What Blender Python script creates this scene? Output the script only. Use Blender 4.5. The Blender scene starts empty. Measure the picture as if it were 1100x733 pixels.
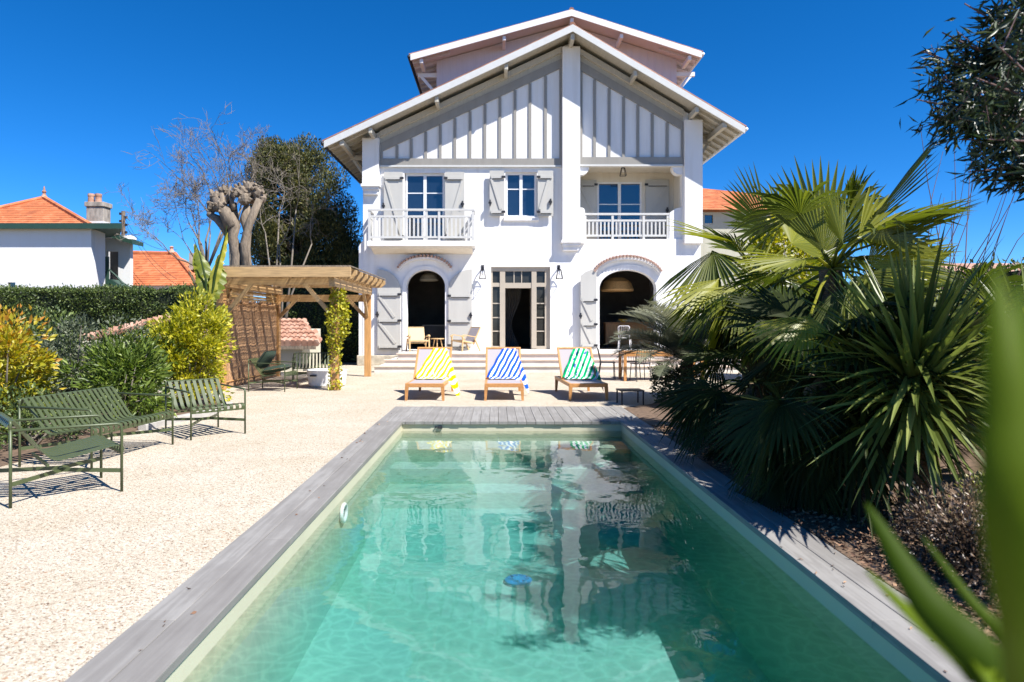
import bpy, bmesh, math, random
import numpy as np
from mathutils import Vector, Matrix
from mathutils.geometry import tessellate_polygon
V = Vector
R = math.radians
rnd = random.Random(7)
S = bpy.context.scene
C = S.collection

# ------------------------------------------------------------------ camera model: a pixel of the photograph at a chosen distance
F, CX, CY, H = 733.3, 533.0, 347.0, 1.5
def X(px, d): return (px - CX) * d / F
def Z(py, d): return H + (CY - py) * d / F
def P(px, py, d): return V((X(px, d), d, Z(py, d)))

# ------------------------------------------------------------------ mesh builder
class MB:
    def __init__(s): s.v = []; s.f = []
    def add(s, vs, fs):
        o = len(s.v); s.v += [tuple(a) for a in vs]; s.f += [tuple(i + o for i in q) for q in fs]
    def box(s, x0, x1, y0, y1, z0, z1):
        s.add([(x0,y0,z0),(x1,y0,z0),(x1,y1,z0),(x0,y1,z0),(x0,y0,z1),(x1,y0,z1),(x1,y1,z1),(x0,y1,z1)],
              [(0,3,2,1),(4,5,6,7),(0,1,5,4),(1,2,6,5),(2,3,7,6),(3,0,4,7)])
    def bar(s, p0, p1, w, h, up=(0,0,1)):
        p0, p1 = V(p0), V(p1); a = (p1 - p0).normalized(); u = V(up)
        if abs(a.dot(u)) > .98: u = V((0,1,0)) if abs(a.y) < .9 else V((1,0,0))
        sd = a.cross(u).normalized() * w / 2; u = sd.cross(a).normalized() * h / 2
        s.add([p0-sd-u, p0+sd-u, p0+sd+u, p0-sd+u, p1-sd-u, p1+sd-u, p1+sd+u, p1-sd+u],
              [(0,1,2,3),(7,6,5,4),(0,4,5,1),(1,5,6,2),(2,6,7,3),(3,7,4,0)])
    def tube(s, pts, r, n=8, cap=True):
        pts = [V(p) for p in pts]; m = len(pts)
        rs = r if isinstance(r, (list, tuple)) else [r] * m
        t0 = (pts[1] - pts[0]).normalized()
        u = t0.cross(V((0,0,1)))
        if u.length < .05: u = t0.cross(V((1,0,0)))
        u.normalize(); o = len(s.v)
        for i, p in enumerate(pts):
            t = (pts[min(i+1, m-1)] - pts[max(i-1, 0)])
            t = t.normalized() if t.length > 1e-9 else t0
            u = u - t * u.dot(t)
            u = u.normalized() if u.length > 1e-6 else t.orthogonal().normalized()
            w = t.cross(u)
            for k in range(n):
                a = 2 * math.pi * k / n
                s.v.append(tuple(p + (u * math.cos(a) + w * math.sin(a)) * rs[i]))
        for i in range(m - 1):
            for k in range(n):
                k2 = (k + 1) % n
                s.f.append((o+i*n+k, o+i*n+k2, o+(i+1)*n+k2, o+(i+1)*n+k))
        if cap:
            s.f.append(tuple(o + k for k in reversed(range(n)))); s.f.append(tuple(o + (m-1)*n + k for k in range(n)))
    def lathe(s, prof, c=(0,0,0), n=24):
        o = len(s.v); c = V(c)
        for r, z in prof:
            for k in range(n):
                a = 2*math.pi*k/n; s.v.append((c.x + r*math.cos(a), c.y + r*math.sin(a), c.z + z))
        for i in range(len(prof)-1):
            for k in range(n):
                k2 = (k+1) % n; s.f.append((o+i*n+k, o+i*n+k2, o+(i+1)*n+k2, o+(i+1)*n+k))
        s.f.append(tuple(o + k for k in reversed(range(n)))); s.f.append(tuple(o + (len(prof)-1)*n + k for k in range(n)))
    def prism(s, loops, a0, a1, plane='xz'):
        """flat outline (with holes) given thickness a0..a1 along the remaining axis"""
        if isinstance(loops[0][0], (int, float)): loops = [loops]
        def mk(p, a):
            return (p[0], a, p[1]) if plane == 'xz' else ((a, p[0], p[1]) if plane == 'yz' else (p[0], p[1], a))
        flat = [p for l in loops for p in l]; n = len(flat)
        tris = tessellate_polygon([[V((p[0], p[1], 0)) for p in l] for l in loops])
        o = len(s.v)
        s.v += [mk(p, a0) for p in flat] + [mk(p, a1) for p in flat]
        for t in tris:
            s.f.append((o+t[0], o+t[1], o+t[2])); s.f.append((o+n+t[2], o+n+t[1], o+n+t[0]))
        b = 0
        for l in loops:
            m = len(l)
            for i in range(m):
                j = (i+1) % m; s.f.append((o+b+i, o+b+j, o+n+b+j, o+n+b+i))
            b += m
    def build(s, name, mat, parent=None, world=False, smooth=False, bevel=0, recalc=True):
        off = V((0,0,0))
        if world and parent:
            t = parent
            while t.parent: t = t.parent
            off = t.location.copy()
        me = bpy.data.meshes.new(name)
        vs = [(a[0]-off.x, a[1]-off.y, a[2]-off.z) for a in s.v] if off.length else s.v
        me.from_pydata(vs, [], s.f)
        if recalc:
            bm = bmesh.new(); bm.from_mesh(me); bmesh.ops.recalc_face_normals(bm, faces=bm.faces); bm.to_mesh(me); bm.free()
        if smooth is True: me.polygons.foreach_set('use_smooth', [True]*len(me.polygons))
        me.materials.append(mat); me.update()
        o = bpy.data.objects.new(name, me); C.objects.link(o)
        if parent: o.parent = parent
        if bevel:
            b = o.modifiers.new('bevel', 'BEVEL'); b.width = bevel; b.segments = 2; b.limit_method = 'ANGLE'
        return o

def root(name, label, cat, loc=(0,0,0), rz=0, group=None):
    o = bpy.data.objects.new(name, None); C.objects.link(o)
    o.empty_display_size = .2; o.location = loc; o.rotation_euler = (0,0,rz)
    o['label'] = label; o['category'] = cat
    if group: o['group'] = group
    return o
def tag(o, label, cat, group=None):
    o['label'] = label; o['category'] = cat
    if group: o['group'] = group
    return o
def struct(name, mb, m, smooth=False, bevel=0):
    o = mb.build(name, m, smooth=smooth, bevel=bevel); o['kind'] = 'structure'; return o
def copy_tree(o, parent=None, loc=None, rz=None, label=None):
    c = o.copy(); C.objects.link(c)
    if parent: c.parent = parent
    if loc is not None: c.location = loc
    if rz is not None: c.rotation_euler = (0,0,rz)
    if label: c['label'] = label
    for ch in list(o.children): copy_tree(ch, c)
    return c

# ------------------------------------------------------------------ materials
def srgb(h):
    h = h.lstrip('#'); return tuple(((int(h[i:i+2],16)/255)+.055)**2.4/1.055**2.4 if int(h[i:i+2],16) > 10 else int(h[i:i+2],16)/255/12.92 for i in (0,2,4))
def newmat(name):
    m = bpy.data.materials.new(name); m.use_nodes = True
    nt = m.node_tree; nt.nodes.clear()
    out = nt.nodes.new('ShaderNodeOutputMaterial'); b = nt.nodes.new('ShaderNodeBsdfPrincipled')
    nt.links.new(b.outputs[0], out.inputs[0]); return m, nt, b, out
def N(nt, t, **kw):
    n = nt.nodes.new(t)
    for k, v in kw.items():
        if k.startswith('i_'): n.inputs[k[2:].replace('_', ' ')].default_value = v
        else: setattr(n, k, v)
    return n
def ramp(nt, stops, fac):
    r = nt.nodes.new('ShaderNodeValToRGB'); e = r.color_ramp.elements
    while len(e) < len(stops): e.new(.5)
    for q, (p, c) in zip(e, stops): q.position = p; q.color = (*c, 1)
    nt.links.new(fac, r.inputs[0]); return r.outputs[0]
def coords(nt, scale=(1,1,1), rot=(0,0,0), kind='Object'):
    t = nt.nodes.new('ShaderNodeTexCoord'); mp = nt.nodes.new('ShaderNodeMapping')
    mp.inputs['Scale'].default_value = scale; mp.inputs['Rotation'].default_value = rot
    nt.links.new(t.outputs[kind], mp.inputs[0]); return mp.outputs[0]
def noise(nt, vec, scale, detail=4, rough=.55, dist=0):
    n = N(nt, 'ShaderNodeTexNoise'); n.inputs['Scale'].default_value = scale; n.inputs['Detail'].default_value = detail
    n.inputs['Roughness'].default_value = rough; n.inputs['Distortion'].default_value = dist
    nt.links.new(vec, n.inputs['Vector']); return n.outputs['Fac']
def bump(nt, b, h, strength=.3, dist=.01):
    n = nt.nodes.new('ShaderNodeBump'); n.inputs['Strength'].default_value = strength; n.inputs['Distance'].default_value = dist
    nt.links.new(h, n.inputs['Height']); nt.links.new(n.outputs[0], b.inputs['Normal'])
def mul(c, k): return tuple(max(0, min(1, a*k)) for a in c)
def simple(name, col, rough=.6, var=.12, scale=6, stretch=(1,1,1), bs=0, bd=.004, metal=0, detail=5, spec=.5):
    m, nt, b, out = newmat(name)
    v = coords(nt, stretch); n = noise(nt, v, scale, detail)
    nt.links.new(ramp(nt, [(.3, mul(col, 1-var)), (.7, mul(col, 1+var))], n), b.inputs['Base Color'])
    b.inputs['Roughness'].default_value = rough; b.inputs['Metallic'].default_value = metal
    b.inputs['Specular IOR Level'].default_value = spec
    if bs: bump(nt, b, n, bs, bd)
    return m
def leafmat(name, stops, rough=.45, trans=.3, spec=.5, tcol=None):
    """leaf colour by the leaf's own random tint, a share of the light goes through"""
    m, nt, b, out = newmat(name)
    a = N(nt, 'ShaderNodeAttribute', attribute_name='tint')
    c = ramp(nt, stops, a.outputs['Fac'])
    nt.links.new(c, b.inputs['Base Color']); b.inputs['Roughness'].default_value = rough
    b.inputs['Specular IOR Level'].default_value = spec
    t = N(nt, 'ShaderNodeBsdfTranslucent'); mx = N(nt, 'ShaderNodeMixShader'); mx.inputs[0].default_value = trans
    hs = N(nt, 'ShaderNodeHueSaturation'); hs.inputs['Value'].default_value = 1.5; hs.inputs['Saturation'].default_value = 1.1
    nt.links.new(c, hs.inputs['Color']); nt.links.new(hs.outputs[0], t.inputs['Color'])
    nt.links.new(b.outputs[0], mx.inputs[1]); nt.links.new(t.outputs[0], mx.inputs[2]); nt.links.new(mx.outputs[0], out.inputs[0])
    return m

M = {}
def wall_mat(name, col, streak=.93):
    m, nt, b, out = newmat(name)
    v = coords(nt); n1 = noise(nt, v, .6, 6, .6); n2 = noise(nt, v, 70, 4, .6)
    vs = coords(nt, (2.5, 2.5, .22)); n3 = noise(nt, vs, 1.6, 5, .6)
    c1 = ramp(nt, [(.3, mul(col, .95)), (.65, col)], n1); c2 = ramp(nt, [(.35, (streak,streak*.99,streak*.97)), (.55, (1,1,1))], n3)
    mx = N(nt, 'ShaderNodeMix', data_type='RGBA', blend_type='MULTIPLY'); mx.inputs[0].default_value = 1
    nt.links.new(c1, mx.inputs[6]); nt.links.new(c2, mx.inputs[7]); nt.links.new(mx.outputs[2], b.inputs['Base Color'])
    b.inputs['Roughness'].default_value = .85; b.inputs['Specular IOR Level'].default_value = .25
    bump(nt, b, n2, .25, .004); return m
M['render'] = wall_mat('white_render', (.82,.81,.80))
M['cream'] = wall_mat('cream_render', (.74,.68,.58))
M['neigh'] = wall_mat('pale_render', (.78,.78,.78), .985)
M['shedwall'] = wall_mat('old_render', (.52,.50,.40))
M['timber'] = simple('grey_painted_timber', (.275,.26,.232), .55, .07, 5, (1,1,.15), .1)
M['shutter'] = simple('pale_grey_paint', (.485,.47,.43), .5, .04, 4, (1,1,.2), .06)
M['white'] = simple('white_paint', (.78,.77,.76), .45, .04, 6)
M['soffit'] = simple('cream_painted_boards', (.46,.43,.36), .6, .08, 3, (6,.3,1), .1)
M['barge'] = simple('off_white_board', (.58,.58,.56), .5, .04, 6)
M['rail'] = simple('railing_paint', (.56,.555,.53), .5, .05, 6)
M['greige'] = simple('greige_paint', (.43,.37,.29), .5, .05, 6)
M['iron'] = simple('dark_iron', (.03,.03,.035), .5, .2, 20, metal=.3)
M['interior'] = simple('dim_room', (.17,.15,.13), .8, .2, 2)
M['stonebase'] = simple('rubble_stone', (.45,.40,.31), .85, .3, 7, bs=.6, bd=.02)
M['board3'] = simple('pale_boarding', (.62,.58,.60), .6, .05, 3, (8,8,.3), .15)

def tile_mat(name, cols, sx=5.2, sy=3.2, along='x'):
    m, nt, b, out = newmat(name)
    v = coords(nt); sep = N(nt, 'ShaderNodeSeparateXYZ'); nt.links.new(v, sep.inputs[0])
    vor = N(nt, 'ShaderNodeTexVoronoi'); vor.inputs['Scale'].default_value = 3.5; nt.links.new(v, vor.inputs['Vector'])
    n = noise(nt, v, 2.2, 6, .65)
    mx = N(nt, 'ShaderNodeMix', data_type='FLOAT'); mx.inputs[0].default_value = .45
    sc = N(nt, 'ShaderNodeSeparateColor'); nt.links.new(vor.outputs['Color'], sc.inputs[0])
    nt.links.new(n, mx.inputs[2]); nt.links.new(sc.outputs[0], mx.inputs[3])
    nt.links.new(ramp(nt, [(.2, cols[0]), (.5, cols[1]), (.8, cols[2])], mx.outputs[0]), b.inputs['Base Color'])
    b.inputs['Roughness'].default_value = .8; bump(nt, b, n, .3, .01); return m
M['rooftile'] = tile_mat('brown_roof_tile', ((.16,.07,.045),(.24,.10,.06),(.32,.16,.10)))
M['tile'] = tile_mat('terracotta_tile', ((.36,.11,.045),(.50,.16,.06),(.56,.22,.10)))
M['tileold'] = tile_mat('weathered_tile', ((.27,.13,.085),(.40,.22,.15),(.50,.34,.26)))

def gravel_mat():
    m, nt, b, out = newmat('pale_gravel')
    v = coords(nt)
    vo = N(nt, 'ShaderNodeTexVoronoi'); vo.inputs['Scale'].default_value = 105; nt.links.new(v, vo.inputs['Vector'])
    sc = N(nt, 'ShaderNodeSeparateColor'); nt.links.new(vo.outputs['Color'], sc.inputs[0])
    c = ramp(nt, [(0, (.10,.07,.05)), (.04, (.26,.17,.11)), (.11, (.38,.31,.24)), (.3, (.47,.415,.325)), (.7, (.565,.505,.405)), (1, (.67,.61,.52))], sc.outputs[0])
    big = noise(nt, v, 1.1, 5, .6); c2 = ramp(nt, [(.3, (.90,.87,.82)), (.62, (1,1,1))], big)
    lit = N(nt, 'ShaderNodeTexVoronoi'); lit.inputs['Scale'].default_value = 22; nt.links.new(v, lit.inputs['Vector'])
    s2 = N(nt, 'ShaderNodeSeparateColor'); nt.links.new(lit.outputs['Color'], s2.inputs[0])
    dd = N(nt, 'ShaderNodeMath', operation='LESS_THAN'); nt.links.new(lit.outputs['Distance'], dd.inputs[0]); dd.inputs[1].default_value = .22
    d3 = N(nt, 'ShaderNodeMath', operation='GREATER_THAN'); nt.links.new(s2.outputs[1], d3.inputs[0]); d3.inputs[1].default_value = .84
    dm = N(nt, 'ShaderNodeMath', operation='MULTIPLY'); nt.links.new(dd.outputs[0], dm.inputs[0]); nt.links.new(d3.outputs[0], dm.inputs[1])
    mx = N(nt, 'ShaderNodeMix', data_type='RGBA', blend_type='MULTIPLY'); mx.inputs[0].default_value = 1
    nt.links.new(c, mx.inputs[6]); nt.links.new(c2, mx.inputs[7])
    m2 = N(nt, 'ShaderNodeMix', data_type='RGBA'); nt.links.new(dm.outputs[0], m2.inputs[0]); nt.links.new(mx.outputs[2], m2.inputs[6]); m2.inputs[7].default_value = (.36,.22,.13,1)
    nt.links.new(m2.outputs[2], b.inputs['Base Color']); b.inputs['Roughness'].default_value = .9; b.inputs['Specular IOR Level'].default_value = .2
    inv = N(nt, 'ShaderNodeMath', operation='SUBTRACT'); inv.inputs[0].default_value = 1; nt.links.new(vo.outputs['Distance'], inv.inputs[1])
    bump(nt, b, inv.outputs[0], .8, .008); return m
M['gravel'] = gravel_mat()

def board_mat(name, dark, light, axis, warm=None, rough=.75, spec=.3):
    """weathered boards: grain along one axis, every board of its own shade"""
    m, nt, b, out = newmat(name)
    sx = [9, 9, 9]; sx[axis] = .5
    v = coords(nt, tuple(sx)); n = noise(nt, v, 2.0, 7, .65, .4)
    v2 = coords(nt); n2 = noise(nt, v2, 2.3, 5, .6)
    g = N(nt, 'ShaderNodeNewGeometry')
    ad = N(nt, 'ShaderNodeMath', operation='MULTIPLY_ADD'); nt.links.new(g.outputs['Random Per Island'], ad.inputs[0]); ad.inputs[1].default_value = .2
    nt.links.new(n, ad.inputs[2])
    a2 = N(nt, 'ShaderNodeMath', operation='MULTIPLY_ADD'); nt.links.new(n2, a2.inputs[0]); a2.inputs[1].default_value = .5; nt.links.new(ad.outputs[0], a2.inputs[2])
    nt.links.new(ramp(nt, [(.5, dark), (.85, mul([(p+q)/2 for p, q in zip(dark, light)], 1)), (1.0, light)], a2.outputs[0]), b.inputs['Base Color'])
    b.inputs['Roughness'].default_value = rough; b.inputs['Specular IOR Level'].default_value = spec
    bump(nt, b, n, .5, .004); return m
M['deckx'] = board_mat('grey_deck_boards', (.165,.155,.145), (.27,.26,.245), 1)
M['decky'] = board_mat('grey_deck_planks', (.18,.17,.16), (.29,.28,.265), 1)
M['oak'] = simple('golden_wood', (.50,.27,.10), .5, .22, 3, (14,14,1.2), .25)
M['oakx'] = simple('golden_beam_wood', (.46,.30,.14), .6, .25, 3, (1,14,14), .3)
M['oaky'] = simple('golden_side_beam_wood', (.46,.30,.14), .6, .25, 3, (14,1,14), .3)
M['teak'] = simple('orange_teak', (.50,.24,.08), .45, .2, 4, (6,6,6), .15)
M['ash'] = simple('pale_armchair_wood', (.58,.38,.18), .5, .15, 6, (6,6,6))
M['sling'] = simple('taupe_sling', (.36,.325,.335), .9, .06, 60, bs=.2)
M['canvas'] = simple('beige_canvas', (.40,.36,.27), .9, .06, 50, bs=.2)
M['reed'] = simple('golden_reed', (.46,.30,.12), .6, .4, 9, (6,6,1))
M['screen'] = simple('brown_bamboo', (.40,.235,.12), .6, .55, 11, (5,5,1.6), .3)
M['olive'] = simple('olive_powder_coat', (.068,.088,.036), .42, .06, 9)
M['olivep'] = simple('sun_glare_olive_coat', (.12,.16,.085), .3, .06, 9)  # paler olive with sun glare on the slats put into the colour
M['darkgreen'] = simple('dark_green_fabric', (.02,.04,.025), .85, .2, 30)
M['concretew'] = simple('white_tub_enamel', (.80,.79,.77), .5, .05, 8)
M['kerb'] = simple('kerb_concrete', (.40,.38,.35), .85, .15, 8, bs=.3)
M['terr'] = simple('pale_terrace_stone', (.66,.62,.57), .75, .1, 3, bs=.15)
M['nosing'] = simple('pink_step_nosing', (.60,.49,.40), .7, .12, 5)
M['hoodtile'] = simple('faded_pink_tile', (.42,.27,.21), .8, .3, 9)
M['bark'] = simple('grey_brown_bark', (.19,.15,.11), .9, .35, 5, (3,3,1), .8, .03)
M['twig'] = simple('grey_twig', (.17,.145,.115), .85, .2, 8)
M['redtwig'] = simple('red_brown_shoot', (.13,.075,.07), .8, .2, 8)
M['palmtrunk'] = simple('fibrous_trunk', (.13,.09,.055), .95, .5, 9, (3,3,8), .9, .04)
M['soil'] = simple('dark_soil', (.13,.085,.055), .95, .4, 12, bs=.6, bd=.03)
M['ground'] = simple('garden_ground', (.20,.16,.10), .95, .3, 2, bs=.4, bd=.03)
M['chip'] = leafmat('bark_chip', [(0,(.07,.035,.02)),(.5,(.20,.105,.06)),(1,(.45,.29,.18))], .85, 0)
M['greenpaint'] = simple('green_gutter_paint', (.022,.06,.042), .5, .1, 4)
M['chim'] = simple('stained_chimney', (.33,.29,.25), .9, .45, 2.5, (2,2,.8), .5, .02)
M['liner'] = simple('pool_liner', (.51,.485,.36), .6, .07, 1.2)
M['blueplastic'] = simple('blue_plastic', (.02,.25,.55), .4, .05, 5)
M['curtain'] = simple('grey_curtain', (.16,.15,.14), .9, .1, 20)
M['woven'] = simple('woven_cane', (.50,.28,.10), .7, .3, 30)

def glass_mat():
    m, nt, b, out = newmat('window_glass')
    b.inputs['Base Color'].default_value = (.012,.02,.035,1); b.inputs['Roughness'].default_value = .03
    b.inputs['Specular IOR Level'].default_value = .9; b.inputs['IOR'].default_value = 1.7
    n = noise(nt, coords(nt), 1.2, 2); bump(nt, b, n, .06, .05); return m
M['glass'] = glass_mat()
M['glassdark'] = simple('dim_door_glass', (.035,.034,.03), .08, .2, 3, spec=.28)

def towel_mat(name, col, blot=None):
    m, nt, b, out = newmat(name)
    uv = N(nt, 'ShaderNodeUVMap', uv_map='UVMap'); sep = N(nt, 'ShaderNodeSeparateXYZ'); nt.links.new(uv.outputs[0], sep.inputs[0])
    fr = N(nt, 'ShaderNodeMath', operation='FRACT'); nt.links.new(sep.outputs[0], fr.inputs[0])
    lt = N(nt, 'ShaderNodeMath', operation='LESS_THAN'); nt.links.new(fr.outputs[0], lt.inputs[0]); lt.inputs[1].default_value = .52
    mx = N(nt, 'ShaderNodeMix', data_type='RGBA'); nt.links.new(lt.outputs[0], mx.inputs[0])
    mx.inputs[6].default_value = (.80,.80,.79,1); mx.inputs[7].default_value = (*col, 1); res = mx.outputs[2]
    if blot:
        vo = noise(nt, uv.outputs[0], 1.3, 3, .6)
        wm = N(nt, 'ShaderNodeMath', operation='GREATER_THAN'); nt.links.new(vo, wm.inputs[0]); wm.inputs[1].default_value = .562
        w2 = N(nt, 'ShaderNodeMath', operation='LESS_THAN'); nt.links.new(sep.outputs[0], w2.inputs[0]); w2.inputs[1].default_value = 3.4
        w3 = N(nt, 'ShaderNodeMath', operation='MULTIPLY'); nt.links.new(wm.outputs[0], w3.inputs[0]); nt.links.new(w2.outputs[0], w3.inputs[1])
        m2 = N(nt, 'ShaderNodeMix', data_type='RGBA', blend_type='MULTIPLY'); nt.links.new(w3.outputs[0], m2.inputs[0]); nt.links.new(res, m2.inputs[6]); m2.inputs[7].default_value = (*blot, 1); res = m2.outputs[2]
    nt.links.new(res, b.inputs['Base Color']); b.inputs['Roughness'].default_value = .95; b.inputs['Specular IOR Level'].default_value = .1
    bump(nt, b, noise(nt, coords(nt), 120, 3), .4, .004); return m
M['tyel'] = towel_mat('yellow_striped_cloth', (.88,.62,.0))
M['tblu'] = towel_mat('blue_striped_cloth', (.01,.08,.52))
M['tgrn'] = towel_mat('green_striped_cloth', (.0,.33,.12), (.08,.15,.5))

def water_mats():
    absorb = (.53, .905, .928, 1); dens = 1.15
    def vol(nt, out):
        va = N(nt, 'ShaderNodeVolumeAbsorption'); va.inputs['Color'].default_value = absorb; va.inputs['Density'].default_value = dens
        vs = N(nt, 'ShaderNodeVolumeScatter'); vs.inputs['Color'].default_value = (.15, .95, .62, 1); vs.inputs['Density'].default_value = .10; vs.inputs['Anisotropy'].default_value = .3
        av = N(nt, 'ShaderNodeAddShader'); nt.links.new(va.outputs[0], av.inputs[0]); nt.links.new(vs.outputs[0], av.inputs[1]); nt.links.new(av.outputs[0], out.inputs['Volume'])
    m, nt, b, out = newmat('pool_water'); nt.nodes.remove(b)
    v = coords(nt)
    n1 = noise(nt, coords(nt, (1, .8, 1)), 2.0, 2, .5, .3); n2 = noise(nt, coords(nt, (1, .7, 1)), 8, 2, .5)
    ad = N(nt, 'ShaderNodeMath', operation='MULTIPLY_ADD'); nt.links.new(n2, ad.inputs[0]); ad.inputs[1].default_value = .16; nt.links.new(n1, ad.inputs[2])
    bp = N(nt, 'ShaderNodeBump'); bp.inputs['Strength'].default_value = 1; bp.inputs['Distance'].default_value = .0045
    nt.links.new(ad.outputs[0], bp.inputs['Height'])
    fr = N(nt, 'ShaderNodeFresnel'); fr.inputs['IOR'].default_value = 1.42; nt.links.new(bp.outputs[0], fr.inputs['Normal'])
    gl = N(nt, 'ShaderNodeBsdfGlossy'); gl.inputs['Roughness'].default_value = 0.0; nt.links.new(bp.outputs[0], gl.inputs['Normal'])
    # caustic net painted into the see-through tint, standing in for focused light
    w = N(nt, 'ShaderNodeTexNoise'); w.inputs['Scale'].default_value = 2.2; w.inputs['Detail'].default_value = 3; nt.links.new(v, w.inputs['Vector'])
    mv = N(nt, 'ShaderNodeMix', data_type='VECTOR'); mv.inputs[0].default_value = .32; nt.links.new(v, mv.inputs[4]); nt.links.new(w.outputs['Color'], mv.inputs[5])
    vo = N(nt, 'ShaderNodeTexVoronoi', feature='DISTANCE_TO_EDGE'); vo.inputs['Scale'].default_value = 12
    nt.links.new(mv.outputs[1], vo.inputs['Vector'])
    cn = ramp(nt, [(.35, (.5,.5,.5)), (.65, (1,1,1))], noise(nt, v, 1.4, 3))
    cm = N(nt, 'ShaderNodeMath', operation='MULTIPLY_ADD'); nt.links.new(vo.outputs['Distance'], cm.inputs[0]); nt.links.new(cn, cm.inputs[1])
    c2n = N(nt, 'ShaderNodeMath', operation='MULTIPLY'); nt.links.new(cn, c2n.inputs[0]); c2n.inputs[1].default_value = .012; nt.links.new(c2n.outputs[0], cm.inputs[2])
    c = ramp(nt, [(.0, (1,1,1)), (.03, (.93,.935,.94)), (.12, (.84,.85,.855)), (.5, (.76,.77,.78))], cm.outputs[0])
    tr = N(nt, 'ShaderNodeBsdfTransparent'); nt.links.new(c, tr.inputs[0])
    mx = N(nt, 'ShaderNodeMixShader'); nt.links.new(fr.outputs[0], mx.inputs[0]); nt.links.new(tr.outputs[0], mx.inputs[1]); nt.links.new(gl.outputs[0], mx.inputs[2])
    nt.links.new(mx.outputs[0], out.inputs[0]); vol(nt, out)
    m2, nt, b, out = newmat('pool_water_side'); nt.nodes.remove(b)
    tr = N(nt, 'ShaderNodeBsdfTransparent'); nt.links.new(tr.outputs[0], out.inputs[0]); vol(nt, out)
    return m, m2
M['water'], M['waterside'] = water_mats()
M['lf_bowl'] = simple('yellow_glaze', (.75,.45,.03), .3)
M['frame_white'] = M['white']

# ------------------------------------------------------------------ foliage helpers
def leaf_mesh(name, pos, dirs, L, W, mat, parent=None, tint=None, seed=1, fold=.18, world=False):
    """many small folded leaves in one crown mesh; pos, dirs are n x 3"""
    g = np.random.default_rng(seed); n = len(pos)
    pos = np.asarray(pos, float)
    if world and parent:
        t = parent
        while t.parent: t = t.parent
        pos = pos - np.array(t.location)
    d = np.asarray(dirs, float); d /= np.linalg.norm(d, axis=1, keepdims=True) + 1e-9
    r = g.normal(size=(n,3)); s = np.cross(d, r); s /= np.linalg.norm(s, axis=1, keepdims=True) + 1e-9
    u = np.cross(s, d)
    k = g.uniform(.65, 1.25, (n,1)); LL = L * k; WW = W * k
    mid = pos + d * LL * .45
    v = np.stack([pos, mid + s*WW*.5 + u*WW*fold, pos + d*LL - u*LL*.1, mid - s*WW*.5 + u*WW*fold], 1).reshape(-1,3)
    b = np.arange(n)[:,None]*4
    f = np.concatenate([b + np.array([[0,1,2]]), b + np.array([[0,2,3]])], 1).reshape(-1,3)
    me = bpy.data.meshes.new(name)
    me.vertices.add(n*4); me.vertices.foreach_set('co', v.ravel())
    me.loops.add(n*6); me.loops.foreach_set('vertex_index', f.ravel().astype(np.int32))
    me.polygons.add(n*2); me.polygons.foreach_set('loop_start', np.arange(0, n*6, 3, dtype=np.int32))
    me.update(calc_edges=True)
    a = me.attributes.new('tint', 'FLOAT', 'POINT')
    tt = g.uniform(0, 1, n) if tint is None else np.clip(np.asarray(tint) + g.normal(0, .08, n), 0, 1)
    a.data.foreach_set('value', np.repeat(tt, 4).astype(np.float32))
    me.materials.append(mat)
    o = bpy.data.objects.new(name, me); C.objects.link(o)
    if parent: o.parent = parent
    return o
def ball(g, n):
    v = g.normal(size=(n,3)); v /= np.linalg.norm(v, axis=1, keepdims=True)
    return v * g.uniform(0, 1, (n,1)) ** (1/3)
def clumps(g, c, rad, k, cr, per, shell=.55, low=-.8):
    """leaf positions gathered in k clumps spread through an ellipsoid"""
    cs = []
    while len(cs) < k:
        p = ball(g, 1)[0]
        if np.linalg.norm(p) > shell * g.uniform(.5, 1) and p[2] > low: cs.append(p)
    cs = np.array(cs); ph = g.uniform(0,6,3)
    cs *= (.82 + .22*np.sin(cs[:,0]*4+ph[0])*np.sin(cs[:,1]*4.5+ph[1]) + .2*np.sin(cs[:,2]*5+cs[:,0]*3+ph[2]) + g.normal(0,.10,len(cs)))[:,None]
    cs = cs * np.array(rad) + np.array(c)
    pos, dirs, out = [], [], []
    for q in cs:
        s = cr * g.uniform(.5, 1.3)
        b = ball(g, per); p = q + b * s
        pos.append(p); dv = b * 1.0 + (q - np.array(c)) / np.array(rad) * .7 + g.normal(size=(per,3)) * .35 + np.array([0,0,.25])
        dirs.append(dv)
    return np.concatenate(pos), np.concatenate(dirs), cs
def shrub(name, label, cat, c, rad, mat, k=40, cr=.22, per=120, L=.07, W=.03, seed=1, stems=10, group=None, tintf=None, barkmat=None):
    g = np.random.default_rng(seed)
    rt = root(name, label, cat, (c[0], c[1], 0), 0, group)
    pos, dirs, cs = clumps(g, c, rad, k, cr, per)
    keep = pos[:,2] > .03; pos, dirs = pos[keep], dirs[keep]
    tint = None
    if tintf: tint = tintf(pos, g)
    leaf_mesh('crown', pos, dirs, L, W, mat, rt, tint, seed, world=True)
    mb = MB()
    for q in cs[:stems]:
        a = V((c[0] + g.normal()*.1*rad[0], c[1] + g.normal()*.1*rad[1], -.02)); q = V(q)
        m_ = a.lerp(q, .5) + V((g.normal()*.06, g.normal()*.06, .1))
        mb.tube([a, m_, q], [.02, .014, .005], 5)
    mb.build('stems', barkmat or M['twig'], rt, world=True, smooth=True)
    return rt
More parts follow.
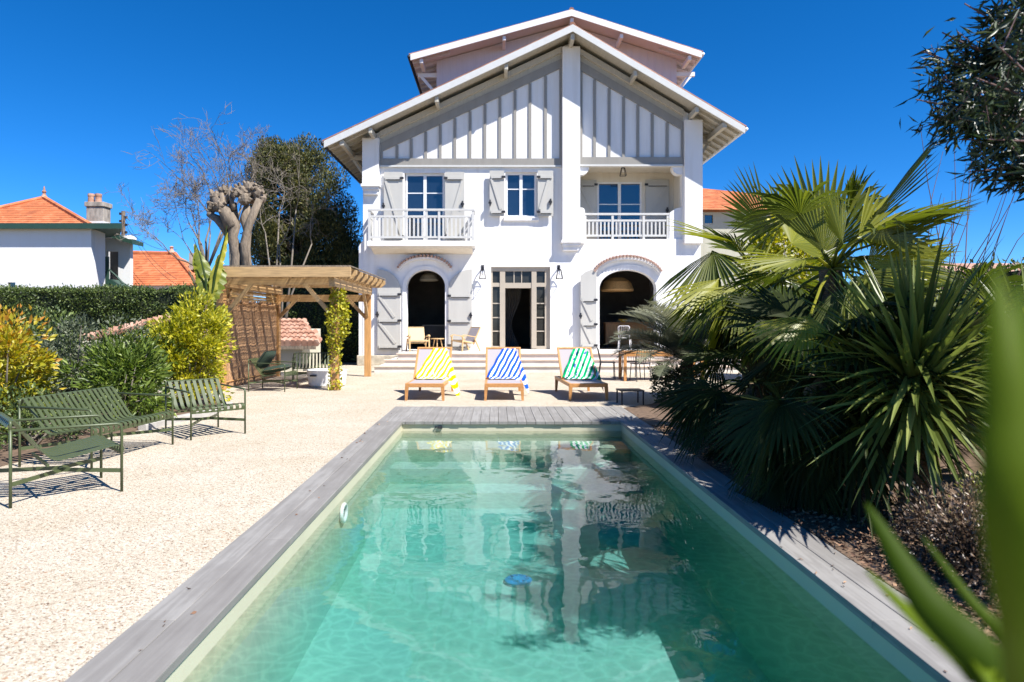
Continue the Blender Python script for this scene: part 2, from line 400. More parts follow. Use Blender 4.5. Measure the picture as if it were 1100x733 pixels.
def grow(mb, g, p, d, L, r, depth, nb=3, spread=.6, up=.15, sides=4, tips=None, shrink=.72):
    d = V(d).normalized(); pts = [V(p)]; k = 3; r = max(r, .0065)
    for i in range(k):
        d = (d + V(g.normal(0, .16, 3)) + V((0,0,up*.35))).normalized(); pts.append(pts[-1] + d * L / k)
    mb.tube(pts, [r, r*.88, r*.76, r*.62], sides if r > .012 else 3, cap=False)
    if tips is not None and depth <= 1: tips.append((pts[-1], d))
    if depth <= 0: return
    for i in range(nb):
        j = g.integers(1, 4); nd = (d + V(g.normal(0, spread, 3)) + V((0,0,up))).normalized()
        grow(mb, g, pts[-1] if i == 0 else pts[j], nd, L * shrink * g.uniform(.75, 1.2), r * .62, depth-1, nb, spread, up, sides, tips, shrink)
# ------------------------------------------------------------------ world, sun, camera
SUN = V((1.36, -1.05, 2.2)).normalized()
w = bpy.data.worlds.new('World'); S.world = w; w.use_nodes = True
nt = w.node_tree; bg = nt.nodes['Background']
sky = nt.nodes.new('ShaderNodeTexSky'); sky.sky_type = 'NISHITA'; sky.sun_disc = False
sky.sun_elevation = math.asin(SUN.z); sky.sun_rotation = math.atan2(SUN.x, SUN.y)
sky.air_density = .6; sky.dust_density = 0; sky.ozone_density = 10; sky.altitude = 0
hs = nt.nodes.new('ShaderNodeHueSaturation'); hs.inputs['Saturation'].default_value = 1.2
nt.links.new(sky.outputs[0], hs.inputs['Color']); nt.links.new(hs.outputs[0], bg.inputs[0]); bg.inputs[1].default_value = .106
sl = bpy.data.lights.new('sun', 'SUN'); sl.energy = 5.0; sl.angle = R(.5); sl.color = (1, .96, .90)
so = bpy.data.objects.new('sun', sl); C.objects.link(so); so.rotation_euler = (-SUN).to_track_quat('-Z', 'Y').to_euler(); so.location = (20, -15, 40)
cam = bpy.data.cameras.new('camera'); co = bpy.data.objects.new('camera', cam); C.objects.link(co)
co.location = (0, 0, H); co.rotation_euler = (R(90), 0, 0); cam.lens = 24; cam.sensor_width = 36
cam.shift_x = (550 - CX) / 1100; cam.shift_y = -(366.5 - CY) / 1100; cam.clip_start = .05; cam.clip_end = 2000
cam.dof.use_dof = True; cam.dof.focus_distance = 9.5; cam.dof.aperture_fstop = 2.6
S.camera = co
S.view_settings.view_transform = 'Standard'; S.view_settings.look = 'None'; S.view_settings.gamma = 1
S.view_settings.use_curve_mapping = False; S.view_settings.exposure = .93
S.cycles.volume_bounces = 2; S.cycles.max_bounces = 8; S.cycles.transparent_max_bounces = 24; S.cycles.caustics_reflective = False; S.cycles.caustics_refractive = False

# ------------------------------------------------------------------ ground, gravel, pool
PX0, PX1, PY0, PY1 = -1.44, 1.91, 1.3, 10.42        # inner edges
OX0, OX1, OY0, OY1 = -1.81, 2.25, .85, 12.26         # outer edges of the boards
WL = -.15
def ring(mb, x0, x1, y0, y1, z, hole):
    hx0, hx1, hy0, hy1 = hole
    for a in ((x0,hx0,y0,y1),(hx1,x1,y0,y1),(hx0,hx1,y0,hy0),(hx0,hx1,hy1,y1)):
        mb.add([(a[0],a[2],z),(a[1],a[2],z),(a[1],a[3],z),(a[0],a[3],z)], [(0,1,2,3)])
hole = (PX0-.1, PX1+.1, PY0-.1, PY1+.1)
m = MB(); ring(m, -500, 500, -200, 900, -.04, hole); struct('ground', m, M['ground'])
m = MB(); ring(m, -9, 9, -3, 24.4, -.012, (OX0+.02, OX1-.02, OY0+.02, OY1-.02)); struct('gravel', m, M['gravel'])
# planting beds
m = MB(); m.prism([(-18,2),(-5.35,2),(-5.25,6),(-5.15,8.6),(-4.95,10.2),(-4.75,11.2),(-4.85,12.2),(-5.4,13.2),(-6.6,14.2),(-18,14.6)], -.02, -.004, 'xy'); struct('planting_bed', m, M['soil'])
m = MB(); m.prism([(2.26,-1),(9,-1),(9,17.4),(6.5,17.0),(4.2,15.4),(3.3,13.6),(2.9,12.7),(2.26,12.1)], -.02, -.004, 'xy'); struct('mulch_bed', m, M['soil'])
# kerb by the third chair
m = MB(); pts = [(-4.98,9.6),(-4.9,10.2),(-4.68,11.2),(-4.78,12.2),(-5.35,13.25),(-6.55,14.3)]
for a, b in zip(pts, pts[1:]): m.bar((*a, .02), (*b, .02), .14, .12)
struct('bed_kerb', m, M['kerb'], bevel=.012)

# basin: walls, three steps at the far end, sloping floor
m = MB(); T = .12
zt = -.052
m.box(PX0-T, PX0, PY0-T, PY1+T, -1.4, zt); m.box(PX1, PX1+T, PY0-T, PY1+T, -1.4, zt)
m.box(PX0, PX1, PY1, PY1+T, -1.4, zt); m.box(PX0, PX1, PY0-T, PY0, -1.4, zt)
prof = [(PY1, -.30), (9.72, -.30), (9.72, -.48), (9.25, -.48), (9.25, -.68), (8.75, -.68), (8.75, -.88), (PY0, -1.12), (PY0, -1.4), (PY1, -1.4)]
m.prism(prof, PX0, PX1, 'yz'); struct('pool_basin', m, M['liner'])
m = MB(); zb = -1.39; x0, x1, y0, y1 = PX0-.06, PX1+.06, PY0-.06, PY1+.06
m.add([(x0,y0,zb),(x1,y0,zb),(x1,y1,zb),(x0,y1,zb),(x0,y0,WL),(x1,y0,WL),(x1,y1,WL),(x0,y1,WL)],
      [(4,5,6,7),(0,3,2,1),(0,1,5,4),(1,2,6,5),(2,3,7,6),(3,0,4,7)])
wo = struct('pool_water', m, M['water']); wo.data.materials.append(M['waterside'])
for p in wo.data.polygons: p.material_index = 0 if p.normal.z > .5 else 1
# boards around the pool, each its own shade
def boards_long(mb, xa, xb, y0, y1, seam):
    mid = (xa + xb) / 2
    for (a, b, off) in ((xa, mid-.002, 0), (mid+.002, xb, seam)):
        y = y0 - off
        while y < y1:
            e = min(y + 2.6, y1); mb.box(a, b, max(y, y0)+.0015, e-.0015, -.048, rnd.uniform(-.002, .002)); y = e
m = MB(); boards_long(m, OX0, PX0+.01, OY0, PY1-.03, 1.3); boards_long(m, PX1-.01, OX1, OY0, PY1-.03, 1.1); struct('pool_coping', m, M['deckx'], bevel=.004)
m = MB(); x = OX0
while x < OX1 - .01:
    e = min(x + .142, OX1); m.box(x+.002, e-.002, PY1-.03+rnd.uniform(-.006,.006), OY1, -.048, rnd.uniform(-.003,.003)); x = e
struct('pool_deck', m, M['decky'], bevel=.004)
m = MB(); m.box(PX0+.035, PX1-.035, OY0, PY0+.03, -.048, 0); struct('pool_end_board', m, M['decky'])

# fittings of the pool
m = MB(); pts = [(PX0+.02, 6.36+.10*math.cos(a), -.27+.075*math.sin(a)) for a in [2*math.pi*k/20 for k in range(21)]]
rt = root('pool_light', 'white ring shaped light fitting in the left wall of the pool', 'pool light', (PX0, 6.36, -.27))
m.tube(pts, .02, 8, cap=False); m.build('ring', M['white'], rt, world=True, smooth=True)
m = MB(); m.prism([(6.36+.085*math.cos(a), -.27+.06*math.sin(a)) for a in [2*math.pi*k/20 for k in range(20)]], PX0+.001, PX0+.012, 'yz'); m.build('lens', M['glass'], rt, world=True)
rt = root('floor_drain', 'round blue drain cover on the floor of the pool', 'drain', (.21, 6.45, -.955))
m = MB(); m.lathe([(.12,0),(.13,.03),(.10,.045),(.095,.03),(.06,.03),(.055,.045)], (0,0,0), 28); m.build('cover', M['blueplastic'], rt)
m = MB()
for k in range(8):
    a = 2*math.pi*k/8; m.bar((.05*math.cos(a),.05*math.sin(a),.04), (.1*math.cos(a),.1*math.sin(a),.04), .012, .014)
m.build('grille', M['blueplastic'], rt)
rt = root('wall_inlet', 'small dark water inlet on the far end wall of the pool', 'pool inlet', (X(472,10.4), PY1, -.09))
m = MB(); m.tube([(-.055,-.004,0.0),(-.055,-.03,0.0)], .013, 8); m.build('knob', M['iron'], rt)
m = MB(); m.prism([(-.03,-.022),(.045,-.022),(.04,.012),(.02,.024),(0,.014),(-.025,.02)], -.03, -.003, 'xz'); m.build('nozzle', M['iron'], rt)

# terrace and steps
m = MB()
for (ya, xa, z0, z1) in ((20.84, -3.75, -.05, .145), (21.19, -3.46, .1, .325), (21.5, -3.12, .28, .505)):
    m.box(xa+.03, 9.5, ya, 24.34, z0, z1)
struct('terrace', m, M['terr'])
m = MB()
for (ya, xa, z, yb) in ((20.8, -3.78, .18, 21.18), (21.15, -3.49, .36, 21.49), (21.45, -3.15, .54, 21.95)):
    m.box(xa, 9.5, ya, yb, z-.035, z)
struct('terrace_steps', m, M['nosing'], bevel=.008)
m = MB(); m.box(-3.15, 9.5, 21.953, 24.29, .505, .535); struct('terrace_paving', m, M['terr'])

# ------------------------------------------------------------------ VILLA
D = 24.3
def fx(p): return X(p, D)
def fz(p): return Z(p, D)
villa = root('villa', 'large white Basque style villa with half timbered gable and grey shutters', 'house', (1.26, D, 0))
def part(mb, name, mat, parent=None, **k): return mb.build(name, mat, parent or villa, world=True, **k)
AX, AZ, SL, SR = 2.616, 11.68, .4657, .59          # front roof apex and slopes
def roof_z(x): return AZ - (SL*(AX-x) if x < AX else SR*(x-AX))
XL, XR = fx(390), fx(752.5)
def rect(x0, x1, z0, z1): return [(x0,z0),(x1,z0),(x1,z1),(x0,z1)]
def arch(x0, x1, z0, zs, zt, n=20):
    c, r = (x0+x1)/2, (x1-x0)/2
    return [(x0,z0),(x1,z0)] + [(c + r*math.cos(a), zs + (zt-zs)*math.sin(a)) for a in [math.pi*k/n for k in range(n+1)]]
TZ = .54
h_win1 = rect(fx(434.5), fx(477.5), fz(259.5), fz(186)); h_win2 = rect(fx(543), fx(576.5), fz(233.5), fz(185))
h_log = rect(fx(622), fx(733), fz(257), fz(177.5)); h_arch1 = arch(fx(437), fx(478), TZ, fz(308), fz(290.3))
h_door = rect(fx(527.5), fx(591), TZ, fz(286.8)); h_arch2 = arch(fx(644), fx(704.5), TZ, fz(310), fz(290.3), 26)
wt = .23
m = MB(); m.prism([[(XL,.06),(XR,.06),(XR,roof_z(XR)-wt),(AX,AZ-wt),(XL,roof_z(XL)-wt)], h_win1, h_win2, h_log, h_arch1, h_door, h_arch2], D, D+.34)
part(m, 'front_wall', M['render'])
m = MB()
m.box(XL, XL+.3, D+.34, 37, .0, roof_z(XL)-wt); m.box(XR-.3, XR, D+.34, 37, .0, roof_z(XR)-wt-.18)
m.prism([(XL+.3,.0),(XR-.3,.0),(XR-.3,roof_z(XR-.3)-wt),(AX,AZ-wt),(XL+.3,roof_z(XL+.3)-wt)], 36.7, 37); part(m, 'side_wall', M['render'])
# wider lower storey on the left, with sloped shoulder, and the stone plinth
m = MB(); x0 = fx(385.3); m.prism([(x0,.0),(XL+.001,.0),(XL+.001,fz(258)),(x0+.03,fz(263)),(x0,fz(266))], D+.02, 34); part(m, 'lower_wall', M['render'])
m = MB(); m.box(fx(383.8), -3.13, D-.10, D-.002, -.02, fz(383.5)+.06); part(m, 'plinth', M['stonebase'], bevel=.03)
# rooms behind the openings
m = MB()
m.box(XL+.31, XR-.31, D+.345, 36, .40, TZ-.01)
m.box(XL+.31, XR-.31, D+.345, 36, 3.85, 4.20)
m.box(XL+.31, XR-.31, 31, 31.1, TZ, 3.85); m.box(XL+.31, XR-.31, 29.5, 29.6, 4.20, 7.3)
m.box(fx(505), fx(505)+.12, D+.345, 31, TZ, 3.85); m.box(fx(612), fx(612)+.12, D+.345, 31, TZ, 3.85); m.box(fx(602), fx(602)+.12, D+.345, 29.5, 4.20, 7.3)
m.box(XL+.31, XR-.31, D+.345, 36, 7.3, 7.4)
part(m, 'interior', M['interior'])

# loggia recess
LY = D + 1.5; lx0, lx1, lz0, lz1 = fx(620.5), fx(735), fz(257)-.001, fz(176)
wx0, wx1, wz1 = X(641.5, LY), X(689.5, LY), Z(195.5, LY)
m = MB(); m.prism([rect(lx0, lx1, lz0-.1, lz1), rect(wx0, wx1, lz0+.06, wz1)], LY, LY+.16)
m.box(lx0-.12, lx0, D+.345, LY+.16, lz0-.1, lz1); m.box(lx1, lx1+.12, D+.345, LY+.16, lz0-.1, lz1)
m.box(lx0-.12, lx1+.12, D+.345, LY+.16, lz1, lz1+.1); m.box(lx0-.12, lx1+.12, D+.345, LY+.16, lz0-.2, lz0-.1)
part(m, 'loggia', M['cream'])
# quarter round brackets in the loggia corners and the rounded parapet posts
for cx_, sgn in ((fx(622), 1), (fx(733), -1)):
    m = MB(); r = .34; zt_ = fz(177.5)
    pts = [(cx_, zt_), (cx_, zt_-r)] + [(cx_ + sgn*(.1 + (r-.08)*math.sin(a)), zt_ - .08 - (r-.08)*math.cos(a)) for a in [math.pi/2*k/8 for k in range(9)]] + [(cx_+sgn*r, zt_)]
    m.prism(pts, D-.02, D+.30); part(m, 'loggia_bracket', M['render'])
m = MB(); px0, px1 = fx(621.5), fx(627.8)
m.prism([(px0, fz(262)), (px1, fz(262)), (px1, fz(227)), (px1-.03, fz(225)), (px1-.09, fz(224)), (px0, fz(224))], D-.16, D+.26); part(m, 'parapet_post', M['render'])
m = MB(); m.prism([(fx(719.5), fz(258)), (fx(734), fz(258)), (fx(734), fz(222)), (fx(726), fz(224)), (fx(720.5), fz(228)), (fx(719.5), fz(231))], D+.05, D+.26); part(m, 'parapet_post', M['render'])

def railing(parent, x0, x1, zb, zt_, y, posts, nb, name='railing'):
    m = MB()
    m.box(x0-.03, x1+.03, y-.05, y+.05, zt_-.07, zt_)
    m.box(x0, x1, y-.025, y+.025, zt_-.30, zt_-.23); m.box(x0, x1, y-.025, y+.025, zb+.10, zb+.17)
    for p in posts: m.box(p-.04, p+.04, y-.035, y+.035, zb, zt_-.07)
    n = nb
    for a, b in zip(posts, posts[1:]):
        k = max(1, round((b-a)/nb))
        for i in range(1, k): q = a + (b-a)*i/k; m.box(q-.03, q+.03, y-.015, y+.015, zb+.17, zt_-.30)
    return part(m, name, M['rail'], parent)
railing(villa, fx(627.8), fx(719.3), fz(257), fz(228.7), D+.1, [fx(629), fx(658.5), fx(692), fx(718)], .137, 'loggia_railing')

# the balcony on the left
BD = D - .78
def bx(p): return X(p, BD)
def bz(p): return Z(p, BD)
m = MB(); m.box(bx(394), bx(510.5), BD, D-.001, bz(264.5), bz(259)); bal = part(m, 'balcony', M['render'], bevel=.012)
m = MB(); zb_ = bz(264.5)
m.prism([(BD+.06, zb_-.002), (D-.003, zb_-.002), (D-.003, zb_-.20), (D-.2, zb_-.18), (BD+.12, zb_-.07)], bx(398), bx(507), 'yz'); part(m, 'balcony_console', M['cream'], bal)
railing(bal, bx(395.5), bx(509), bz(259), bz(224.2), BD+.06, [bx(396.5), bx(435.5), bx(458), bx(471.5), bx(508)], .15)
for xx in (bx(396.2), bx(508.3)):
    m = MB(); zb, zt_ = bz(259), bz(224.2)
    m.box(xx-.05, xx+.05, BD+.11, D-.002, zt_-.07, zt_-.002); m.box(xx-.022, xx+.022, BD+.1, D-.002, zt_-.30, zt_-.23); m.box(xx-.022, xx+.022, BD+.1, D-.002, zb+.10, zb+.17)
    for k in range(1, 5): y = BD+.1 + k*.135; m.box(xx-.015, xx+.015, y-.03, y+.03, zb+.17, zt_-.30)
    part(m, 'side_railing', M['rail'], bal)

# window with frame and panes
def window(x0, x1, z0, z1, y, trans, mat='white', fw=.07, name='window', mull=True, sill=None):
    m = MB(); m.box(x0, x1, y, y+.07, z1-fw, z1); m.box(x0, x1, y, y+.07, z0, z0+fw)
    m.box(x0, x0+fw, y, y+.07, z0+fw, z1-fw); m.box(x1-fw, x1, y, y+.07, z0+fw, z1-fw)
    c = (x0+x1)/2
    if mull: m.box(c-.055, c+.055, y-.015, y+.055, z0+fw, z1-fw)
    for t in trans:
        m.box(x0+fw, c-.055, y+.01, y+.05, t-.018, t+.018); m.box(c+.055, x1-fw, y+.01, y+.05, t-.018, t+.018)
    wdw = part(m, name, M[mat])
    m = MB(); m.box(x0+fw-.005, x1-fw+.005, y+.028, y+.036, z0+fw-.005, z1-fw+.005); part(m, 'pane', M['glass'], wdw)
    if sill:
        m = MB(); m.box(x0-.08, x1+.08, sill, y, z0-.15, z0-.001); part(m, 'sill', M['render'], wdw, bevel=.02)
    return wdw
window(fx(435.2), fx(477.2), fz(259.4), fz(186.3), D+.12, [fz(207), fz(233)], name='french_window')
window(fx(543.2), fx(576.3), fz(233.2), fz(185.3), D+.12, [fz(202.7)], sill=D-.09)
window(wx0+.002, wx1-.002, lz0+.062, wz1-.002, LY+.03, [Z(219.5, LY)], name='loggia_window')

# shutters
def shutter(outline, y, bars, diags=(), hinge_and_shade='l', catch=None):
    xs = [p[0] for p in outline]; x0, x1 = min(xs), max(xs); zs = [p[1] for p in outline]
    m = MB(); m.prism(outline, y-.045, y)
    for zz in bars: m.box(x0+.05, x1-.05, y-.08, y-.046, zz-.05, zz+.05)
    for (a, b) in diags: m.bar((a[0], y-.061, a[1]), (b[0], y-.061, b[1]), .026, .09, (1,0,0) if abs(a[0]-b[0]) < .01 else (0,0,1))
    s = part(m, 'shutter', M['shutter'])
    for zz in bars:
        hx = x0 if hinge_and_shade == 'l' else x1; d_ = 1 if hinge_and_shade == 'l' else -1
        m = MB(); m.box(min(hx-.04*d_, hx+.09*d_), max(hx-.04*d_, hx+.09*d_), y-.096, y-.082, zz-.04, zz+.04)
        m.box(x0+.10, x1-.10, y-.092, y-.0805, zz-.072, zz-.047); part(m, 'hinge_and_shade', M['iron'], s)  # the long dark strip paints the shade line below each batten
    if catch:
        m = MB(); m.box(catch[0]-.055, catch[0]+.055, y-.1, y-.05, catch[1]-.03, catch[1]+.03); m.box(catch[0]-.025, catch[0]+.025, y-.13, y-.05, catch[1]-.10, catch[1]+.10); part(m, 'latch', M['iron'], s)
    return s
def R4(a, b, c, d): return rect(fx(a), fx(b), fz(c), fz(d))
def pt(a, b): return (fx(a), fz(b))
yS = D - .06
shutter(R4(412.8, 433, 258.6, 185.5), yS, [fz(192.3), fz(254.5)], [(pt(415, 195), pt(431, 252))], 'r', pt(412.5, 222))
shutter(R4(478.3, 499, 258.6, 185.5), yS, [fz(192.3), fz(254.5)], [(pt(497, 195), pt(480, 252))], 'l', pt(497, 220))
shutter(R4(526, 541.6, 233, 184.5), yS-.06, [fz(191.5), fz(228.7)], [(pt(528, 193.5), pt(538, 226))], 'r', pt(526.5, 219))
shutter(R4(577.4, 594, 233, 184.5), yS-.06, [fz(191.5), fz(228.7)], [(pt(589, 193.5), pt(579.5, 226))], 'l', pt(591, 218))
def LR(a, b, c, d): return rect(X(a,LY), X(b,LY), Z(c,LY), Z(d,LY))
yl = LY - .03
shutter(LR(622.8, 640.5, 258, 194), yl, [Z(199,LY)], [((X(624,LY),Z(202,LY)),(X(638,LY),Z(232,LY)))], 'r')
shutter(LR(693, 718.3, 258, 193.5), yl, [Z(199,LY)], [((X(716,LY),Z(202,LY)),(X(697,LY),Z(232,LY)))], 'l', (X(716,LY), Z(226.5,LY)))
def half_arch(xh, xl, zb, zs, zt_, n=10):
    """xh: tall edge, xl: low edge; curve like half of the arch"""
    return [(xl, zb), (xl, zs)] + [(xh + (xl-xh)*math.cos(a), zs + (zt_-zs)*math.sin(a)) for a in [math.pi/2*k/n for k in range(1, n+1)]] + [(xh, zb)]
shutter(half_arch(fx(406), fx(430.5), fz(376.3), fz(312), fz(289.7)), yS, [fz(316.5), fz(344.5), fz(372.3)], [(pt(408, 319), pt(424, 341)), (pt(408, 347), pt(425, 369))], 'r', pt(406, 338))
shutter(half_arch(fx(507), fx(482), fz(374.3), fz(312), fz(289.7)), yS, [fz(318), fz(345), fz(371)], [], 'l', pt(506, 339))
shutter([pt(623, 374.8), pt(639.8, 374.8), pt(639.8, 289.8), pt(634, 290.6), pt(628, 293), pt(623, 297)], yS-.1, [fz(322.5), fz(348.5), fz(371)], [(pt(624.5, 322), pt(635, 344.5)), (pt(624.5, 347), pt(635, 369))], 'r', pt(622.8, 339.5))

# tile hoods over the arches and a raised band round the left one
def hood(cx_, half, zspring, rise, y0, n, band=True):
    m = MB()
    a0 = math.acos(.95)
    ang = [math.pi - a0 - (math.pi - 2*a0)*k/n for k in range(n+1)]
    pts = [(cx_ + half*math.cos(a), zspring + rise*math.sin(a)) for a in ang]
    for (a, b) in zip(pts, pts[1:]):
        c_ = ((a[0]+b[0])/2, (a[1]+b[1])/2)
        m.tube([(c_[0], y0, c_[1]), (c_[0], D-.001, c_[1]+.04)], .044, 8)
    h = part(m, 'tile_hood', M['hoodtile'])
    m = MB()
    for (a, b) in zip(pts, pts[1:]): m.bar((a[0], (y0+D)/2+.03, a[1]-.07), (b[0], (y0+D)/2+.03, b[1]-.07), D-y0-.1, .07)
    part(m, 'hood_moulding', M['render'], h)
hood(fx(456.5), 1.0, fz(290)-.16, .64, D-.26, 19); hood(fx(673.5), 1.25, fz(294)-.20, .80, D-.26, 25)
def arch_band(x0, x1, zs, zt_, t, n=24):
    c, r = (x0+x1)/2, (x1-x0)/2; m = MB()
    o = [(c + (r+t)*math.cos(a), zs + (zt_-zs+t)*math.sin(a)) for a in [math.pi*k/n for k in range(n+1)]]
    i = [(c + (r+.01)*math.cos(a), zs + (zt_-zs+.01)*math.sin(a)) for a in [math.pi*k/n for k in range(n, -1, -1)]]
    m.prism([(o[0][0], TZ)] + o + [(o[-1][0], TZ), (i[0][0], TZ)] + i + [(i[-1][0], TZ)], D-.035, D-.001); part(m, 'arch_surround', M['render'])
arch_band(fx(437), fx(478), fz(308), fz(290.3), .15); arch_band(fx(644), fx(704.5), fz(310), fz(290.3), .2)

# entrance: greige frame, sidelights, transom, open doorway
m = MB(); y = D + .10; e0, e1 = fx(527.5)+.002, fx(591)-.002; zt_ = fz(286.8)-.002
def ebar(a, b, c, d, mat_y=0): m.box(fx(a), fx(b), y+mat_y, y+.1, fz(c), fz(d))
m.box(e0, e1, y-.03, y+.12, fz(291.3), zt_)
m.box(e0, fx(529.2), y, y+.1, TZ, fz(291.4)); m.box(fx(585.5), e1, y, y+.1, TZ, fz(291.4))
ebar(537, 542.7, 374.8, 291.4, -.02); ebar(571.2, 576.5, 374.8, 291.4, -.02)
ebar(542.7, 571.2, 309.5, 303.8); ebar(529.2, 537, 308, 303.8); ebar(576.5, 585.5, 308, 303.8)
for zz in (326, 341.3, 356): ebar(529.2, 537, zz+.6, zz-.6, .03); ebar(576.5, 585.5, zz+.6, zz-.6, .03)
for xx in (552.3, 560.5): ebar(xx-.5, xx+.5, 303.8, 291.4, .03)
m.box(fx(529.2), fx(537), y, y+.1, TZ, fz(372)); m.box(fx(576.5), fx(585.5), y, y+.1, TZ, fz(372))
door = part(m, 'entrance_frame', M['greige'])
for (a, b, c, d) in ((529.2, 537, 372, 308), (529.2, 537, 303.8, 291.4), (576.5, 585.5, 372, 308), (576.5, 585.5, 303.8, 291.4), (542.7, 571.2, 303.8, 291.4)):
    m = MB(); m.box(fx(a), fx(b), y+.055, y+.063, fz(c), fz(d)); part(m, 'pane', M['glassdark'], door)
m = MB(); m.box(fx(571), fx(571)+.045, D+.25, D+1.2, TZ+.01, fz(309.6)); dl = part(m, 'door_leaf', M['greige'], door)
m = MB(); m.box(e0, e1, D-.12, D+.33, TZ-.03, TZ+.012); part(m, 'door_sill', M['terr'], bevel=.01)
# a pale curtain gathered behind the open door
m = MB(); n = 26
def curtain(x0, x1, y, z0, z1, waist):
    o = len(m.v)
    for j in range(13):
        t = j/12; z = z0 + (z1-z0)*t; k = 1 - waist*math.exp(-((t-.38)/.3)**2)
        for i in range(n+1):
            s = i/n; m.v.append((x0 + (x1-x0)*s*k, y + .035*math.sin(s*34), z))
    for j in range(12):
        for i in range(n): a = o+j*(n+1)+i; m.f.append((a, a+1, a+n+2, a+n+1))
curtain(fx(542), fx(563), D+2.6, TZ+.02, fz(306), .55); part(m, 'curtain', M['curtain'], door, smooth=True)

# pilasters
def pilaster(x0, x1, zb, zt_, y0, corbel=True, name='pilaster'):
    m = MB(); m.box(x0, x1, y0, D-.001, zb, zt_)
    p_ = part(m, name, M['render'])
    if corbel:
        m = MB(); m.box(x0-.05, x1+.05, y0-.04, D-.001, zb-.10, zb-.001); m.box(x0+.0, x1-.0, y0+.02, D-.001, zb-.2, zb-.101)
        m.box(x0+.03, x1-.05, y0+.08, D-.001, zb-.36, zb-.201); part(m, 'corbel', M['render'], p_, bevel=.012)
zc = lambda xa, xb: min(roof_z(xa), roof_z(xb)) - wt - .02
pilaster(fx(390.5), fx(408), fz(199), zc(fx(390.5), fx(408)), D-.24)
pilaster(fx(603.5), fx(622.2), fz(259), zc(fx(603.5), fx(622.2)), D-.28)
pilaster(fx(734), fx(753), fz(262), zc(fx(734), fx(753)), D-.20, False)

# half timbering: frame and battens of each gable panel
def gable_panel(xa, xb, zbot, ztop, batt, left):
    def zl(x, off): return roof_z(x) - off
    y0 = D - .055
    m = MB(); m.box(xa, xb, y0-.01, D-.001, fz(zbot), fz(ztop))
    m.box(xa, xa+.09, y0, D-.001, fz(ztop), zl(xa if left else xa+.09, .62)-.25); m.box(xb-.07, xb, y0, D-.001, fz(ztop), zl(xb-.07 if left else xb, .62)-.25)
    fr = part(m, 'gable_frame', M['timber'])
    m = MB(); m.prism([(xa, zl(xa,.98)), (xb, zl(xb,.98)), (xb, zl(xb,.66)), (xa, zl(xa,.66))], y0-.012, D-.001); part(m, 'raking_timber', M['timber'])
    for b in batt:
        x = fx(b); m = MB(); m.box(x-.05, x+.05, y0+.012, D-.001, fz(ztop)+.001, zl(x-.05 if left else x+.05, .98)-.001); part(m, 'batten', M['timber'])
    m = MB(); m.box(xa, xb, y0-.04, D-.001, fz(zbot)-.06, fz(zbot)-.002); part(m, 'drip_board', M['barge'])
gable_panel(fx(408.6), fx(602.9), 178.2, 170.8, [426.5, 441.8, 457.4, 473, 488.7, 505, 521, 537, 553.2, 569.3, 586], True)
gable_panel(fx(622.8), fx(733.4), 177.4, 169.3, [638.6, 654.2, 669.7, 685, 700.5, 716.5], False)
# cream frieze under the soffit
for (xa, xb) in ((fx(408.6), fx(602.9)), (fx(622.8), fx(733.4))):
    m = MB(); m.prism([(xa, roof_z(xa)-.655), (xb, roof_z(xb)-.655), (xb, roof_z(xb)-wt-.03), (xa, roof_z(xa)-wt-.03)], D-.03, D-.001); part(m, 'frieze', M['soffit'])
    m = MB(); m.prism([(xa, roof_z(xa)-.46), (xb, roof_z(xb)-.46), (xb, roof_z(xb)-wt-.03), (xa, roof_z(xa)-wt-.03)], D-.16, D-.031); part(m, 'cornice', M['soffit'])

# roof: tiles, boarded soffit, rafters, bargeboards, purlin ends, gutters
def roof(apx, apz, xl, xr, sl_, sr_, y0, y1, wood, barge, rafter_from=None):
    zl_ = apz - sl_*(apx-xl); zr_ = apz - sr_*(xr-apx)
    m = MB(); m.prism([(xl-.05, zl_+.0), (apx, apz+.02), (xr+.05, zr_+.0), (xr+.05, zr_-.075), (apx, apz-.06), (xl-.05, zl_-.075)], y0+.03, y1); rf = part(m, 'roof', M['rooftile'])
    # round cover tiles running down each slope, seen along the verge and from above
    m = MB(); y = y0 + .06
    while y < y1:
        m.tube([(xl-.06, y, zl_-.02), (apx-.05, y, apz-.02)], .05, 6); m.tube([(xr+.06, y, zr_-.02), (apx+.05, y, apz-.02)], .05, 6); y += .24
    m.tube([(apx, y0, apz+.0), (apx, y1, apz+.0)], .10, 8); part(m, 'cover_tiles', M['rooftile'], rf)
    m = MB(); m.prism([(xl, zl_-.078), (apx, apz-.064), (xr, zr_-.078), (xr, zr_-.11), (apx, apz-.10), (xl, zl_-.11)], y0+.04, y1); part(m, 'soffit', M[wood], rf)
    for (xe, ze) in ((xl, zl_), (xr, zr_)):
        m = MB(); s_ = math.copysign(.0, 1)
        m.prism([(xe, ze-.02), (apx, apz-.0), (apx, apz-.24), (xe, ze-.25)], y0-.03, y0+.028); part(m, 'bargeboard', M[barge], rf)
        k = 1 if xe < apx else -1
        sl2 = sl_ if k > 0 else sr_
        y = y0 + .5
        while y < min(y1, y0 + 8):
            m = MB(); ex = xe + k*1.45; m.bar((xe+k*.04, y, ze-.165+sl2*.04), (ex, y, ze-.165+sl2*1.45), .07, .1); part(m, 'rafter', M[wood], rf); y += .55
        m = MB(); m.tube([(xe-k*.07, y0+.02, ze-.09), (xe-k*.07, y1, ze-.09)], .06, 8); part(m, 'gutter', M['white' if k < 0 else 'iron'], rf, smooth=True)
    return rf
rf = roof(AX, AZ, -5.874, 8.487, SL, SR, 23.3, 37.5, 'soffit', 'barge')
